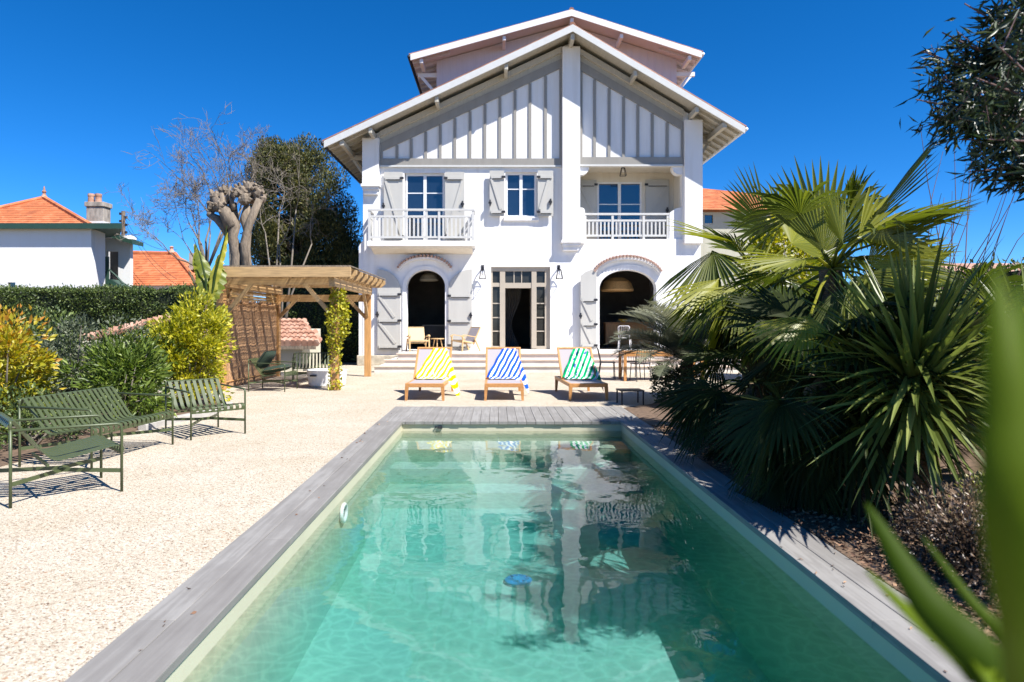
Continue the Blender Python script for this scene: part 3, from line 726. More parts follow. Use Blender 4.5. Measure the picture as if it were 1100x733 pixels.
def purlin(px, y0, y1, zoff, roof_, fz_, wood, dpt, s=(.13,.2)):
    x = X(px, dpt); m = MB(); z = fz_(x) - zoff; m.box(x-s[0]/2, x+s[0]/2, y0, y1, z-s[1], z); part(m, 'purlin', M[wood], roof_, bevel=.02)
for px in (400, 470, 543.5, 680, 745): purlin(px, 23.36, D-.0, .26, rf, roof_z, 'soffit', 23.8)
m = MB(); m.box(AX-.07, AX+.07, 23.36, D-.281, AZ-.50, AZ-.27); part(m, 'purlin', M['soffit'], rf, bevel=.02)
# eave brackets along both side walls
for (xw, k, zt_) in ((XL, -1, 7.66), (XR, 1, 8.26)):
    for y in (25.2, 28.2, 31.2):
        m = MB(); m.box(min(xw+k*.001, xw+k*.62), max(xw+k*.001, xw+k*.62), y-.07, y+.07, zt_-.16, zt_); m.bar((xw+k*.52, y, zt_-.17), (xw+k*.05, y, zt_-.85), .09, .09)
        part(m, 'eave_bracket', M['soffit' if k < 0 else 'timber'], rf)
    m = MB(); xx = xw + k*.55; zz = roof_z(xx) - .24; m.box(xx-.07, xx+.07, 23.36, 36, zz-.18, zz); part(m, 'purlin', M['soffit'], rf)

# upper gable that rises behind
AX3, AZ3, Y3 = X(614, 25.8), Z(10.6, 25.8), 25.8
xl3, xr3 = X(441, 25.8), X(753.6, 25.8)
sl3 = (AZ3 - Z(58, 25.8)) / (AX3 - xl3); sr3 = (AZ3 - Z(55.2, 25.8)) / (xr3 - AX3)
def roof3(x): return AZ3 - (sl3*(AX3-x) if x < AX3 else sr3*(x-AX3))
xa, xb = X(469, 26.8), X(727, 26.8)
m = MB(); m.prism([(xa, 8.6), (xb, 8.6), (xb, roof3(xb)-.14), (AX3, AZ3-.14), (xa, roof3(xa)-.14)], 26.8, 27.0)
m.box(xa, xa+.2, 27, 34, 8.6, roof3(xa)-.14); m.box(xb-.2, xb, 27, 34, 8.6, roof3(xb)-.2); part(m, 'upper_wall', M['board3'])
x = xa + .2
while x < xb:
    m = MB(); m.box(x-.022, x+.022, 26.785, 26.799, 8.7, roof3(x)-.2); part(m, 'cover_strip', M['board3']); x += .30
r3 = roof(AX3, AZ3, xl3, xr3, sl3, sr3, Y3, 34.5, 'board3', 'white')
r3.name = 'upper_roof'
for px, dd in ((453, 26), (541.5, 26), (614, 26), (667, 26), (740, 26)): purlin(px, Y3+.06, 26.79, .27, r3, roof3, 'white', dd, (.13,.17))
for (xw, k) in ((xa, -1), (xb, 1)):
    for y in (27.0, 29.5):
        zt_ = roof3(xw + k*.5) - .42
        m = MB(); m.box(min(xw+k*.001, xw+k*.75), max(xw+k*.001, xw+k*.75), y-.06, y+.06, zt_-.16, zt_); m.bar((xw+k*.68, y, zt_-.06), (xw+k*.1, y, zt_-.72), .1, .1)
        part(m, 'eave_bracket', M['white'], r3)

# ------------------------------------------------------------------ lanterns
def lantern(px, py, d, y, label, arm=True, s=1.0, hang=0, cat='lantern', group='black framed lanterns on the villa'):
    x, z = X(px, d), Z(py, d)
    rt = root('lantern', label, cat, (x, y, z), 0, group)
    m = MB(); a, b, h = .055*s, .11*s, .30*s
    t = [(-a,-a,0),(a,-a,0),(a,a,0),(-a,a,0)]; bt = [(-b,-b,-h),(b,-b,-h),(b,b,-h),(-b,b,-h)]
    for i in range(4):
        j = (i+1) % 4; m.bar(t[i], t[j], .016, .016); m.bar(bt[i], bt[j], .016, .016); m.bar(t[i], bt[i], .016, .016)
    m.box(-a, a, -a, a, 0.009, .03); m.build('frame', M['iron'], rt)
    m = MB(); m.lathe([(.02,-.17*s),(.032,-.12*s),(.02,-.06*s),(.014,-.01)], (0,0,0), 10); m.build('bulb', M['white'], rt, smooth=True)
    m = MB()
    if arm: m.tube([(0,0,.03),(0,0,.13),(0,.06,.17),(0,D-y-.012,.10)], .022, 6); m.box(-.05,.05,D-y-.02,D-y-.002,.02,.20)
    else: m.tube([(0,0,.03),(0,0,hang)], .012, 6)
    m.build('bracket' if arm else 'hanging_rod', M['iron'], rt)
lantern(518.4, 290.5, D-.2, D-.24, 'black wall lantern left of the entrance door')
lantern(600.8, 290.5, D-.2, D-.24, 'black wall lantern right of the entrance door')
lantern(669.3, 180.5, D+.6, D+.6, 'black lantern hanging from the ceiling of the upper right loggia', False, .95, lz1 - Z(180.5, D+.6), group='hanging lanterns')
lantern(559.5, 289, D+1.0, D+1.0, 'black lantern hanging in the hall behind the entrance transom', False, .95, 3.85 - Z(289, D+1.0), group='hanging lanterns')
def pendant(px, py, d, rx, h, label, mat):
    x, z = X(px, d), Z(py, d); rt = root('pendant_lamp', label, 'pendant lamp', (x, d, z))
    m = MB(); m.lathe([(rx*.45, h), (rx*.8, h*.7), (rx, .06), (rx*.96, 0), (rx*.9, .03), (rx*.75, h*.65), (rx*.4, h*.95)], (0,0,0), 28); m.build('shade', M[mat], rt)
    m = MB(); m.tube([(0,0,h*.9),(0,0,3.85-z)], .01, 5); m.build('cord', M['iron'], rt)
pendant(461, 302, D+1.6, .36, .30, 'pale round lamp shade hanging inside the left arched doorway', 'canvas')
pendant(663, 313, D+1.6, .62, .50, 'big woven cane lamp shade hanging inside the right arch', 'woven')
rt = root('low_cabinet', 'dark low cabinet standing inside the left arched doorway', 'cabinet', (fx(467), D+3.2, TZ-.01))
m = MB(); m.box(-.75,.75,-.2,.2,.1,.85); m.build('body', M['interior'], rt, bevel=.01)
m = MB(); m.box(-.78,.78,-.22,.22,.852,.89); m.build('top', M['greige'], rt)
m = MB()
for a in (-.65,.65):
    for b in (-.14,.14): m.box(a-.03,a+.03,b-.03,b+.03,0,.1)
m.build('feet', M['iron'], rt)

rt = root('sideboard', 'brown wooden sideboard in the room behind the right arch', 'sideboard', (fx(694), D+3.0, TZ-.008))
m = MB(); m.box(-1.0,1.0,-.25,.25,.12,.95); m.build('body', M['teak'], rt, bevel=.01)
m = MB(); m.box(-1.04,1.04,-.27,.27,.952,.99); m.build('top', M['teak'], rt)
for a in (-.5,.5): m = MB(); m.box(a-.45,a+.45,-.268,-.252,.17,.90); m.build('door', M['oak'], rt)
for a in (-.92,.92): m = MB(); m.box(a-.04,a+.04,-.2,.2,0,.118); m.build('leg', M['iron'], rt)
rt = root('fruit_bowl', 'yellow bowl standing on the brown sideboard behind the right arch', 'bowl', (fx(686), D+2.95, TZ+.983))
m = MB(); m.lathe([(.08,0),(.1,.02),(.2,.12),(.19,.13),(.08,.03),(.01,.025)], (0,0,0), 20); m.build('bowl', M['lf_bowl'], rt)
# ------------------------------------------------------------------ green metal garden seats
def arc(pts, n=5, r=.06):
    """round the inner corners of a polyline"""
    pts = [V(p) for p in pts]; out = [pts[0]]
    for a, b, c in zip(pts, pts[1:], pts[2:]):
        d1 = (a-b).normalized(); d2 = (c-b).normalized(); q = min(r, (a-b).length*.45, (c-b).length*.45)
        p, e = b + d1*q, b + d2*q
        for i in range(n+1):
            t = i/n; out.append(p*(1-t)**2 + b*2*t*(1-t) + e*t*t)
    out.append(pts[-1]); return out
def slat_seat(name, label, cat, loc, rz, W, nslat, group, mat='olive'):
    rt = root(name, label, cat, (*loc, -.012), rz, group); hw = W/2
    yf, yb = -.40, .42
    for s in (-1, 1):
        m = MB(); m.tube(arc([(s*hw, yf, 0), (s*hw, yf, .61), (s*hw, yb-.01, .63)], 5, .05), .0125, 8)
        m.tube([(s*hw, yb, 0), (s*hw, yb, .64)], .0125, 8); m.build('arm_frame', M[mat], rt, smooth=True)
    m = MB(); m.tube(arc([(-hw, yb, .63), (-hw, yb, .705), (hw, yb, .705), (hw, yb, .63)], 4, .03), .0125, 8); m.build('top_rail', M[mat], rt, smooth=True)
    m = MB()
    for s in (-1, 1):
        m.bar((s*hw, yf, .19), (s*hw*.15, 0, .205), .012, .035); m.bar((s*hw, yb, .19), (s*hw*.15, 0, .205), .012, .035)
    m.bar((-hw*.15, 0, .205), (hw*.15, 0, .205), .03, .035)
    m.bar((-hw, yf, .345), (hw, yf, .345), .02, .02); m.bar((-hw, .16, .31), (hw, .16, .31), .02, .02); m.build('brace', M[mat], rt)
    prof = arc([(0, .445, .66), (0, .40, .725), (0, .12, .33), (0, -.36, .42), (0, -.425, .40), (0, -.41, .335)], 6, .09)
    sp = (W - .07) / (nslat - 1)
    for i in range(nslat):
        x = -hw + .035 + sp*i; m = MB(); o = 0; wd = min(.046, sp*.6)/2
        n = len(prof)
        for j, p in enumerate(prof):
            a = prof[max(j-1,0)]; b = prof[min(j+1,n-1)]; t = (b-a).normalized(); nn = V((0, -t.z, t.y)) * .004
            m.v += [tuple(V((x-wd,p.y,p.z))+nn), tuple(V((x+wd,p.y,p.z))+nn), tuple(V((x+wd,p.y,p.z))-nn), tuple(V((x-wd,p.y,p.z))-nn)]
        for j in range(n-1):
            for k in range(4): m.f.append((j*4+k, j*4+(k+1)%4, (j+1)*4+(k+1)%4, (j+1)*4+k))
        m.f.append((0,1,2,3)); m.f.append(((n-1)*4+3,(n-1)*4+2,(n-1)*4+1,(n-1)*4))
        m.build('slat', M[mat], rt)
    return rt
G = 'green metal slatted garden seats'
def face(fxy): return math.atan2(fxy[1], fxy[0]) + math.pi/2     # rotation that turns the front (-Y) towards the given direction
slat_seat('garden_armchair', 'green slatted metal armchair nearest the camera at the left edge, seen from its side', 'chair', (-3.90, 6.12), face((.575,.53)), .73, 9, G)
slat_seat('garden_bench', 'wide green slatted metal bench sofa between two matching armchairs', 'bench', (-4.50, 7.82), face((.99,-.12)), 1.42, 18, G)
slat_seat('garden_armchair', 'green slatted metal armchair beyond the bench, its back facing the pool', 'chair', (-3.97, 9.33), face((.72,-.68)), .73, 9, G)
c4 = slat_seat('garden_armchair', 'green metal armchair with dark cushions under the pergola', 'chair', (-5.0, 15.35), face((.97,-.08)), .73, 9, G)
def cushion(name, loc, rx, rz, sx, sy, sz, label, cat, mat='darkgreen'):
    rt = root(name, label, cat, loc, rz); m = MB(); n = 10
    for j in range(n+1):
        for i in range(n+1):
            u, v_ = i/n*2-1, j/n*2-1; e = (1-abs(u)**4)*(1-abs(v_)**4); m.v.append((u*sx/2*(1-.06*v_*v_), v_*sy/2*(1-.06*u*u), sz/2*e**.5+.006))
    k = len(m.v)
    m.v += [(a,b,-c) for a,b,c in m.v]
    for j in range(n):
        for i in range(n):
            a = j*(n+1)+i; m.f.append((a,a+1,a+n+2,a+n+1)); m.f.append((k+a+n+1,k+a+n+2,k+a+1,k+a))
    rot = Matrix.Rotation(rx, 4, 'X'); m.v = [tuple(rot @ V(p)) for p in m.v]
    m.build('cover', M[mat], rt, smooth=True); return rt
cushion('seat_cushion', (-4.93, 15.36, .47), R(-10), face((.97,-.08)), .58, .52, .13, 'dark green seat cushion lying on the pergola armchair', 'cushion')
cushion('back_cushion', (-5.18, 15.36, .68), R(-56), face((.97,-.08)), .58, .46, .15, 'dark green back cushion leaning on the pergola armchair backrest', 'cushion')
slat_seat('garden_bench', 'green metal slatted bench standing in shade behind the white tub', 'bench', (-4.75, 17.9), face((.25,-.97)), 1.1, 13, G)

# ------------------------------------------------------------------ sun loungers with towels
def lounger(loc, rz, label, first=[None]):
    if first[0]: return copy_tree(first[0], loc=loc, rz=rz, label=label)
    rt = root('sun_lounger', label, 'sun lounger', loc, rz, 'teak sun loungers at the end of the pool'); first[0] = rt
    W, L, h = .76, 1.95, .335
    m = MB()
    m.box(-W/2, W/2, .005, .055, h-.075, h); m.box(-W/2, -W/2+.05, .056, L, h-.07, h-.002); m.box(W/2-.05, W/2, .056, L, h-.07, h-.002); m.box(-W/2+.051, W/2-.051, L-.05, L-.001, h-.07, h-.003)
    m.box(-W/2+.051, W/2-.051, 1.0, 1.04, h-.07, h-.03); m.build('frame', M['teak'], rt, bevel=.006)
    for (sx, y) in ((-1, .03), (1, .03), (-1, L-.1), (1, L-.1)):
        m = MB(); x = sx*(W/2-.03); a, b = .033, .022
        m.v += [(x-a,y-a,h-.072),(x+a,y-a,h-.072),(x+a,y+a,h-.072),(x-a,y+a,h-.072)] + [(x+sx*.012+p*b,y+q*b,0) for p,q in ((-1,-1),(1,-1),(1,1),(-1,1))]
        m.f += [(0,1,2,3),(7,6,5,4),(0,4,5,1),(1,5,6,2),(2,6,7,3),(3,7,4,0)]; m.build('leg', M['teak'], rt)
    m = MB(); m.box(-W/2+.05, W/2-.05, .055, 1.0, h-.012, h-.004); m.build('seat_sling', M['sling'], rt)
    # raised back: hinge at y=1.02, top at y=1.62 z=.95
    p0, p1 = V((0,1.04,h+.01)), V((0,1.62,.955)); d = (p1-p0)
    m = MB()
    for s in (-1,1): m.bar(p0+V((s*(W/2-.022),0,0)), p1+V((s*(W/2-.022),0,0)), .042, .04, (0,-d.z,d.y))
    m.bar(p1+V((-W/2,0,0)), p1+V((W/2,0,0)), .045, .045, d); m.bar(p0+V((-W/2+.05,0,0)), p0+V((W/2-.05,0,0)), .04, .03, d)
    bk = m.build('backrest', M['teak'], rt, bevel=.005)
    m = MB(); m.bar(p0+V((0,-.0,0)), p1, W-.08, .008, (0,-d.z,d.y)); m.build('back_sling', M['sling'], bk)
    m = MB(); m.bar((0-.2,1.45,.75),(-.2,1.75,.30),.03,.03); m.bar((.2,1.45,.75),(.2,1.75,.30),.03,.03); m.build('prop', M['teak'], bk)
    return rt
def towel(loc, rz, mat, label, overhang=.12, drop=.10, sm=8.4, seed=1):
    """cloth draped over the backrest corner: left edge runs diagonally, the loose lower corner hangs past the side"""
    rt_o = None; W, h = .76, .335
    p0, p1 = V((0,1.04,h+.01)), V((0,1.62,.955)); d = p1-p0; nrm = V((0,-d.z,d.y)).normalized()
    g = np.random.default_rng(seed); ph = g.uniform(0,6,4)
    nv, nu = 30, 36; vs, uvs = [], []
    for j in range(nv+1):
        t = j/nv                                       # 0 bottom on the seat, 1 top, then behind
        vv = -.22 + 1.42*t
        for i in range(nu+1):
            s = i/nu
            vb = max(0, min(1, vv))
            ul = -.365 + .35*vb + (.06 if vv < 0 else 0); ur = .395 - .135*vb + overhang*(1-vb)**1.3
            x = ul + (ur-ul)*s
            off = .030 + .015*math.sin(9*x*3 + 5*vb + ph[0]) + .016*(1-vb)*math.sin(17*x - 9*vb + ph[1])
            if vv < 0:   # lying on the seat
                q = V((x, 1.04 + vv*.62, h + .012 + .014*abs(math.sin(13*x+ph[2]+9*vv)) + .03*math.exp(-(vv/.08)**2)))
            elif vv <= 1: q = p0 + V((x,0,0)) + d*vv + nrm*off
            else: q = p1 + V((x, .045, .012)) + (V((0,.05,-.6)))*(vv-1) + V((0,.01*math.sin(20*x),0))
            if vv <= 1:
                ov = max(0, x - .385)
                q.z -= ov*(.9) + ov*ov*1.2
                if vv < .12 and x > .2: q.z -= drop*((x-.2)/.3)**1.5*(.12-vv)/.34*1.5
            vs.append(tuple(q)); uvs.append(((x - (-.365 + .35*vv))*sm, vv*3))
    fs = [(j*(nu+1)+i, j*(nu+1)+i+1, (j+1)*(nu+1)+i+1, (j+1)*(nu+1)+i) for j in range(nv) for i in range(nu)]
    me = bpy.data.meshes.new('towel'); me.from_pydata(vs, [], fs); uv = me.uv_layers.new(name='UVMap')
    for l in me.loops: uv.data[l.index].uv = uvs[l.vertex_index]
    me.polygons.foreach_set('use_smooth', [True]*len(me.polygons)); me.materials.append(M[mat])
    o = bpy.data.objects.new('towel', me); C.objects.link(o); o.location = loc; o.rotation_euler = (0,0,rz)
    so_ = o.modifiers.new('thick', 'SOLIDIFY'); so_.thickness = .006
    tag(o, label, 'towel', 'striped towels on the loungers'); return o
for (px, mat, lab, tl, rz, ov, sd) in (
    (456, 'tyel', 'teak sun lounger under the yellow striped towel', 'yellow and white striped towel draped over a lounger back', R(-2.0), .20, 1),
    (541.5, 'tblu', 'teak sun lounger under the blue striped towel', 'blue and white striped towel draped over a lounger back', 0, .13, 2),
    (632.5, 'tgrn', 'teak sun lounger under the green striped towel, nearest the palms', 'green and white striped towel with dark blue blotches draped over a lounger back', R(3.5), .10, 3)):
    loc = (X(px, 13.25), 13.25, -.012); lounger(loc, rz, lab); towel(loc, rz, mat, tl, ov, .1, 9.4, sd)

# ------------------------------------------------------------------ wooden armchairs and side table on the terrace
def armchair(px, d, fdir, label, canvas):
    rt = root('wooden_armchair', label, 'armchair', (X(px,d), d, TZ-.003), face(fdir), 'wooden armchairs on the terrace')
    w = .33
    for s in (-1,1):
        x = s*w
        m = MB(); m.bar((x,-.32,0),(x,-.29,.53),.045,.04); m.build('leg', M['ash'], rt)
        m = MB(); m.bar((x,.42,0),(x,.20,.42),.045,.04); m.build('leg', M['ash'], rt)
        m = MB(); pts = arc([(x,-.36,.50),(x,-.26,.56),(x,.12,.50),(x,.26,.48)],4,.08)
        for a,b in zip(pts,pts[1:]): m.bar(a,b+(b-a).normalized()*.004,.06,.026)
        m.build('armrest', M['ash'], rt)
    m = MB()
    for s in (-1,1):
        m.bar((s*.27,-.32,.36),(s*.27,.22,.27),.03,.05); m.bar((s*.27,.17,.22),(s*.27,.47,.80),.03,.045)
    for (y,z) in ((-.31,.355),(.2,.275)): m.bar((-w,y,z),(w,y,z),.03,.045)
    m.bar((-.285,.47,.80),(.285,.47,.80),.03,.05); m.build('frame', M['ash'], rt, bevel=.005)
    m = MB(); m.bar((0,-.31,.385),(0,.2,.30),.51,.03); m.build('seat_canvas', M[canvas], rt, bevel=.01)
    m = MB(); m.bar((0,.19,.30),(0,.455,.785),.51,.03); m.build('back_canvas', M[canvas], rt, bevel=.01)
armchair(449, 23.25, (.28,-.96), 'wooden armchair with beige canvas in front of the left arched doorway', 'canvas')
armchair(499, 23.35, (-.80,-.60), 'wooden armchair with grey canvas beside the right shutter, turned to the other armchair', 'sling')
rt = root('side_table', 'small wooden side table between the two terrace armchairs', 'side table', (X(470,23.6), 23.6, TZ-.003))
m = MB(); m.lathe([(.0,.40),(.235,.40),(.24,.415),(.235,.43),(.0,.43)], (0,0,0), 24); m.build('tabletop', M['ash'], rt)
for a in (30,150,270):
    m = MB(); c_, s_ = math.cos(R(a)), math.sin(R(a)); m.tube([(c_*.12,s_*.12,.40),(c_*.21,s_*.21,0)],[.02,.014],8); m.build('leg', M['ash'], rt)

# ------------------------------------------------------------------ dining corner
ty = 18.1
rt = root('dining_table', 'long wooden dining table in front of the terrace steps behind the palms', 'table', (4.35, ty, -.012))
m = MB(); n = 6
for i in range(n): y0 = -.40 + i*.134; m.box(-1.05, 1.05, y0+.003, y0+.131, .73, .765)
m.build('tabletop', M['teak'], rt, bevel=.004)
m = MB()
m.box(-1.0,1.0,-.385,-.36,.64,.728); m.box(-1.0,1.0,.36,.385,.64,.728); m.box(-1.02,-.995,-.36,.36,.64,.728); m.box(.995,1.02,-.36,.36,.64,.728); m.build('apron', M['teak'], rt)
for sx in (-1,1):
    for sy in (-1,1):
        m = MB(); m.box(sx*1.0-.037, sx*1.0+.037, sy*.365-.037, sy*.365+.037, 0, .728); m.build('leg', M['teak'], rt, bevel=.004)
def metal_chair(loc, rz, label, z=-.012, mat='iron', slim=True):
    rt = root('metal_chair', label, 'chair', (*loc, z), rz, 'slim chairs round the dining table')
    for s in (-1,1):
        m = MB(); m.tube([(s*.21,-.2,0),(s*.18,-.18,.45)],.012,6); m.build('leg', M[mat], rt)
        m = MB(); m.tube([(s*.2,.24,0),(s*.18,.17,.45),(s*.19,.2,.62),(s*.19,.25,.83)],.012,6); m.build('leg', M[mat], rt)
    m = MB(); m.prism([(-.21,-.21),(.21,-.21),(.2,.2),(-.2,.2)],.445,.465,'xy'); m.build('seat', M[mat], rt, bevel=.006)
    m = MB(); m.tube(arc([(-.19,.25,.80),(-.16,.27,.86),(.16,.27,.86),(.19,.25,.80)],4,.04),.012,6)
    for k in range(5): x = -.13+.065*k; m.tube([(x,.18,.47),(x*1.1,.265,.85)],.007,5)
    m.build('back_bars', M[mat], rt); return rt
metal_chair((2.98, 18.35), face((1,-.1)), 'dark metal chair at the left end of the dining table')
metal_chair((3.75, 17.75), face((-.2,1)), 'dark metal chair pushed under the front of the dining table')
metal_chair((3.7, 18.75), face((.1,-1)), 'dark metal chair at the step side of the dining table')
metal_chair((X(671,23.2), 23.2), face((.3,1)), 'white spindle back chair standing in front of the right arch', TZ-.004, 'white')
rt = root('low_stand', 'low black metal side table near the right corner of the pool deck', 'side table', (2.5, 12.75, -.012), R(4))
m = MB(); m.box(-.22,.22,-.2,.2,.25,.27); m.build('tabletop', M['iron'], rt)
for a in (-1,1):
    for b in (-1,1): m = MB(); m.box(a*.2-.012,a*.2+.012,b*.18-.012,b*.18+.012,0,.25); m.build('leg', M['iron'], rt)

# ------------------------------------------------------------------ pergola
pg = root('pergola', 'wooden pergola with reed roof and bamboo side screen left of the house', 'pergola', (-4.9, 17.2, -.012))
def pp(m, name, mat, parent=None, **k): return m.build(name, M[mat], parent or pg, world=True, **k)
PLX, PRX, PFY, PBY, PT = -6.2, -3.63, 15.4, 19.3, 2.30
for (x, y) in ((PLX,PFY),(PRX,PFY),(PLX,PBY),(PRX,PBY)):
    m = MB(); m.box(x-.085,x+.085,y-.085,y+.085,-.012,PT-.002); pp(m, 'post', 'oak', bevel=.008)
for x in (PLX,PRX): m = MB(); m.box(x-.06,x+.06,PFY-.35,PBY+.35,PT,PT+.2); pp(m, 'side_beam', 'oaky', bevel=.006)
for y in (PBY,): m = MB(); m.box(PLX-.0,PRX-.0,y+.09,y+.15,PT-.2,PT-.003); pp(m, 'back_beam', 'oakx')
RX0, RX1 = -6.15, -3.17
m = MB(); m.box(RX0-.0, RX1+.0, 14.87, 14.93, 2.50, 2.72); pp(m, 'fascia_beam', 'oakx', bevel=.005)
k = 0
for i in range(7):
    y = 15.55 + i*.66
    m = MB(); m.prism([(RX0,2.502),(RX1-.12,2.502),(RX1,2.60),(RX1,2.70),(RX0,2.70)], y-.035, y+.035); pp(m, 'rafter', 'oakx', bevel=.004)
m = MB(); x = RX0 + .02
while x < RX1 - .06:
    dz = rnd.uniform(-.004,.004); m.tube([(x+rnd.uniform(-.01,.01), 14.94, 2.722+dz), (x+rnd.uniform(-.012,.012), 19.75, 2.722+dz)], rnd.uniform(.006,.010), 5, cap=True); x += .0235
pp(m, 'reed_mat', 'reed')
m = MB(); m.box(RX0, RX1-.02, 14.88, 14.93, 2.722, 2.755); m.box(RX0+.0, RX0+.05, 14.93, 19.75, 2.738, 2.76); m.box(RX1-.06, RX1-.02, 14.93, 19.75, 2.738, 2.76); pp(m, 'edge_strip', 'bark')
def brace(a, b): m = MB(); m.bar(a, b, .07, .09); pp(m, 'brace', 'oakx')
for (x, sx) in ((PLX,1),(PRX,-1)):
    brace((x+sx*.06,PFY,PT-.65),(x+sx*.72,PFY,PT+.12)); brace((x+sx*.06,PBY,PT-.65),(x+sx*.62,PBY+.0,PT-.06))
    brace((x,PFY+.07,PT-.6),(x,PFY+.62,PT+.04)); brace((x,PBY-.07,PT-.6),(x,PBY-.62,PT+.04))
m = MB(); m.box(PLX,PRX,PFY-.03,PFY+.03,PT+.06,PT+.2); pp(m, 'front_beam', 'oakx')
# the bamboo screen fills the left side
m = MB(); y = PFY + .10
while y < PBY - .1:
    m.tube([(PLX+rnd.uniform(-.02,.02), y, 0.0), (PLX+rnd.uniform(-.02,.02), y+rnd.uniform(-.01,.01), rnd.uniform(1.98,2.08))], rnd.uniform(.018,.028), 6); y += rnd.uniform(.030,.042)
y = PFY + .1
while y < PBY - .1: m.tube([(PLX-.05, y, 0), (PLX-.05, y, 2.0)], .022, 5); y += .034
sc = pp(m, 'bamboo_screen', 'screen')
m = MB()
for z in (.15, 1.95): m.tube([(PLX+.045, PFY, z),(PLX+.045, PBY, z)], .016, 6)
pp(m, 'screen_rail', 'oak', sc)
m = MB(); z = 2.06
while z < PT-.01: m.tube([(PLX, PFY+.08, z), (PLX+rnd.uniform(-.02,.02), PBY-.08, z+rnd.uniform(-.015,.015))], .013, 5); z += .028
pp(m, 'reed_strip', 'reed', sc)

# white tub
rt = root('white_tub', 'round white metal tub standing on the gravel under the pergola', 'tub', (-4.05, 16.35, -.012))
m = MB(); m.lathe([(.38,0),(.43,.04),(.47,.37),(.485,.385),(.47,.395),(.455,.37),(.41,.06),(0.01,.05)], (0,0,0), 36); m.build('bowl', M['concretew'], rt, smooth=False)
m = MB(); m.box(-.29,-.14,-.462,-.40,.26,.30); o = m.build('handle_slot', M['iron'], rt)

# low shed with tiled lean-to roof behind the pergola
sh = root('garden_shed', 'low pale shed with old tiled roof behind the pergola', 'shed', (-6.6, 22.2, 0))
m = MB(); x0, x1, y0, y1 = -8.3, X(325,21.4), 21.4, 23.6
m.prism([[(y0,-.03),(y1,-.03),(y1,1.3),(y0,.82)]], x0, x1, 'yz'); m.build('wall', M['shedwall'], sh, world=True)
m = MB(); nx = 16
rx1 = X(341,21.3)
sl_t = .29; xh = X(298,21.4)
for i in range(nx+1):
    x = x0-.1 + (rx1-x0+.1)*i/nx
    for (r_, dx, dz) in ((.11, 0, .07), ):
        y = y0-.3; ye = y1 if x < xh else y1 - (x-xh)/(rx1-xh)*2.2
        while y < ye:
            z = .86 + (y-y0)*sl_t; m.tube([(x,y,z+dz+.03),(x,y+.46,z+.46*sl_t+dz)], [.115,.09], 7); y += .42
m.build('tiles', M['tileold'], sh, world=True)
m = MB(); zr = lambda y: .86+(y-y0)*sl_t
m.v += [(x0-.1,y0-.28,zr(y0-.28)-.1),(rx1,y0-.28,zr(y0-.28)-.1),(xh,y1,zr(y1)-.1),(x0-.1,y1,zr(y1)-.1),(x0-.1,y0-.28,zr(y0-.28)+.03),(rx1,y0-.28,zr(y0-.28)+.03),(xh,y1,zr(y1)+.03),(x0-.1,y1,zr(y1)+.03)]; m.f += [(0,3,2,1),(4,5,6,7),(0,1,5,4),(1,2,6,5),(2,3,7,6),(3,0,4,7)]; m.build('roof_boards', M['bark'], sh, world=True)

# tile capped wall that slopes up through the shrubs
tw = root('garden_wall', 'low garden wall with pink tile capping sloping up behind the shrubs', 'wall', (-9, 16, 0))
m = MB(); a, b = P(84, 366, 15.8), P(182, 342, 16.6)
a2, b2 = V((a.x,a.y,0)), V((b.x,b.y,0)); m.bar(V((a.x,a.y,a.z/2-.1)), V((b.x,b.y,b.z/2-.1)), .2, 1.2); m.build('masonry', M['shedwall'], tw, world=True)
m = MB(); n = 16
for i in range(n):
    p, q = a.lerp(b, i/n), a.lerp(b, (i+1.15)/n); m.tube([p+V((0,0,.03)), q+V((0,0,-.0))], [.105,.09], 8)
m.build('tile_capping', M['tileold'], tw, world=True)

# ------------------------------------------------------------------ neighbouring houses, pole
nb = root('neighbour_house', 'low white neighbouring house with orange hipped roof and green eaves', 'house', (X(50,30), 30, 0))
def np_(m, name, mat, parent=None, **k): return m.build(name, M[mat], parent or nb, world=True, **k)
d = 30; x0, x1 = X(-140,d), X(113.5,d); ze = Z(246,d)
x1 = X(98,30); m = MB(); m.prism([rect(x0,x1,-.1,ze), rect(X(8,d),X(16.5,d),Z(314,d),Z(303.5,d))], d, d+.3); np_(m, 'wall', 'neigh')
m = MB(); m.prism([(x1,d+.301),(X(113,31.5),31.5),(X(60,36),36),(x0,36),(x0,d+.301)], -.1, ze, 'xy'); np_(m, 'side_wall', 'neigh')
m = MB(); m.box(X(8,d)-.02,X(16.5,d)+.02,d+.1,d+.14,Z(314,d)-.02,Z(303.5,d)+.02); np_(m, 'window', 'glass')
ex0, ex1, ey0, ey1 = x0-.5, X(133,29.72), 29.72, 36.8
m = MB(); m.prism([(ex0,ey0),(X(131,ey0),ey0),(X(129,32.2),32.2),(X(70,36.6),36.6),(ex0,36.6)], ze+.001, ze+.14, 'xy'); m.box(ex0, X(131,ey0), ey0-.09, ey0-.001, ze-.04, ze+.20); np_(m, 'eaves', 'greenpaint')
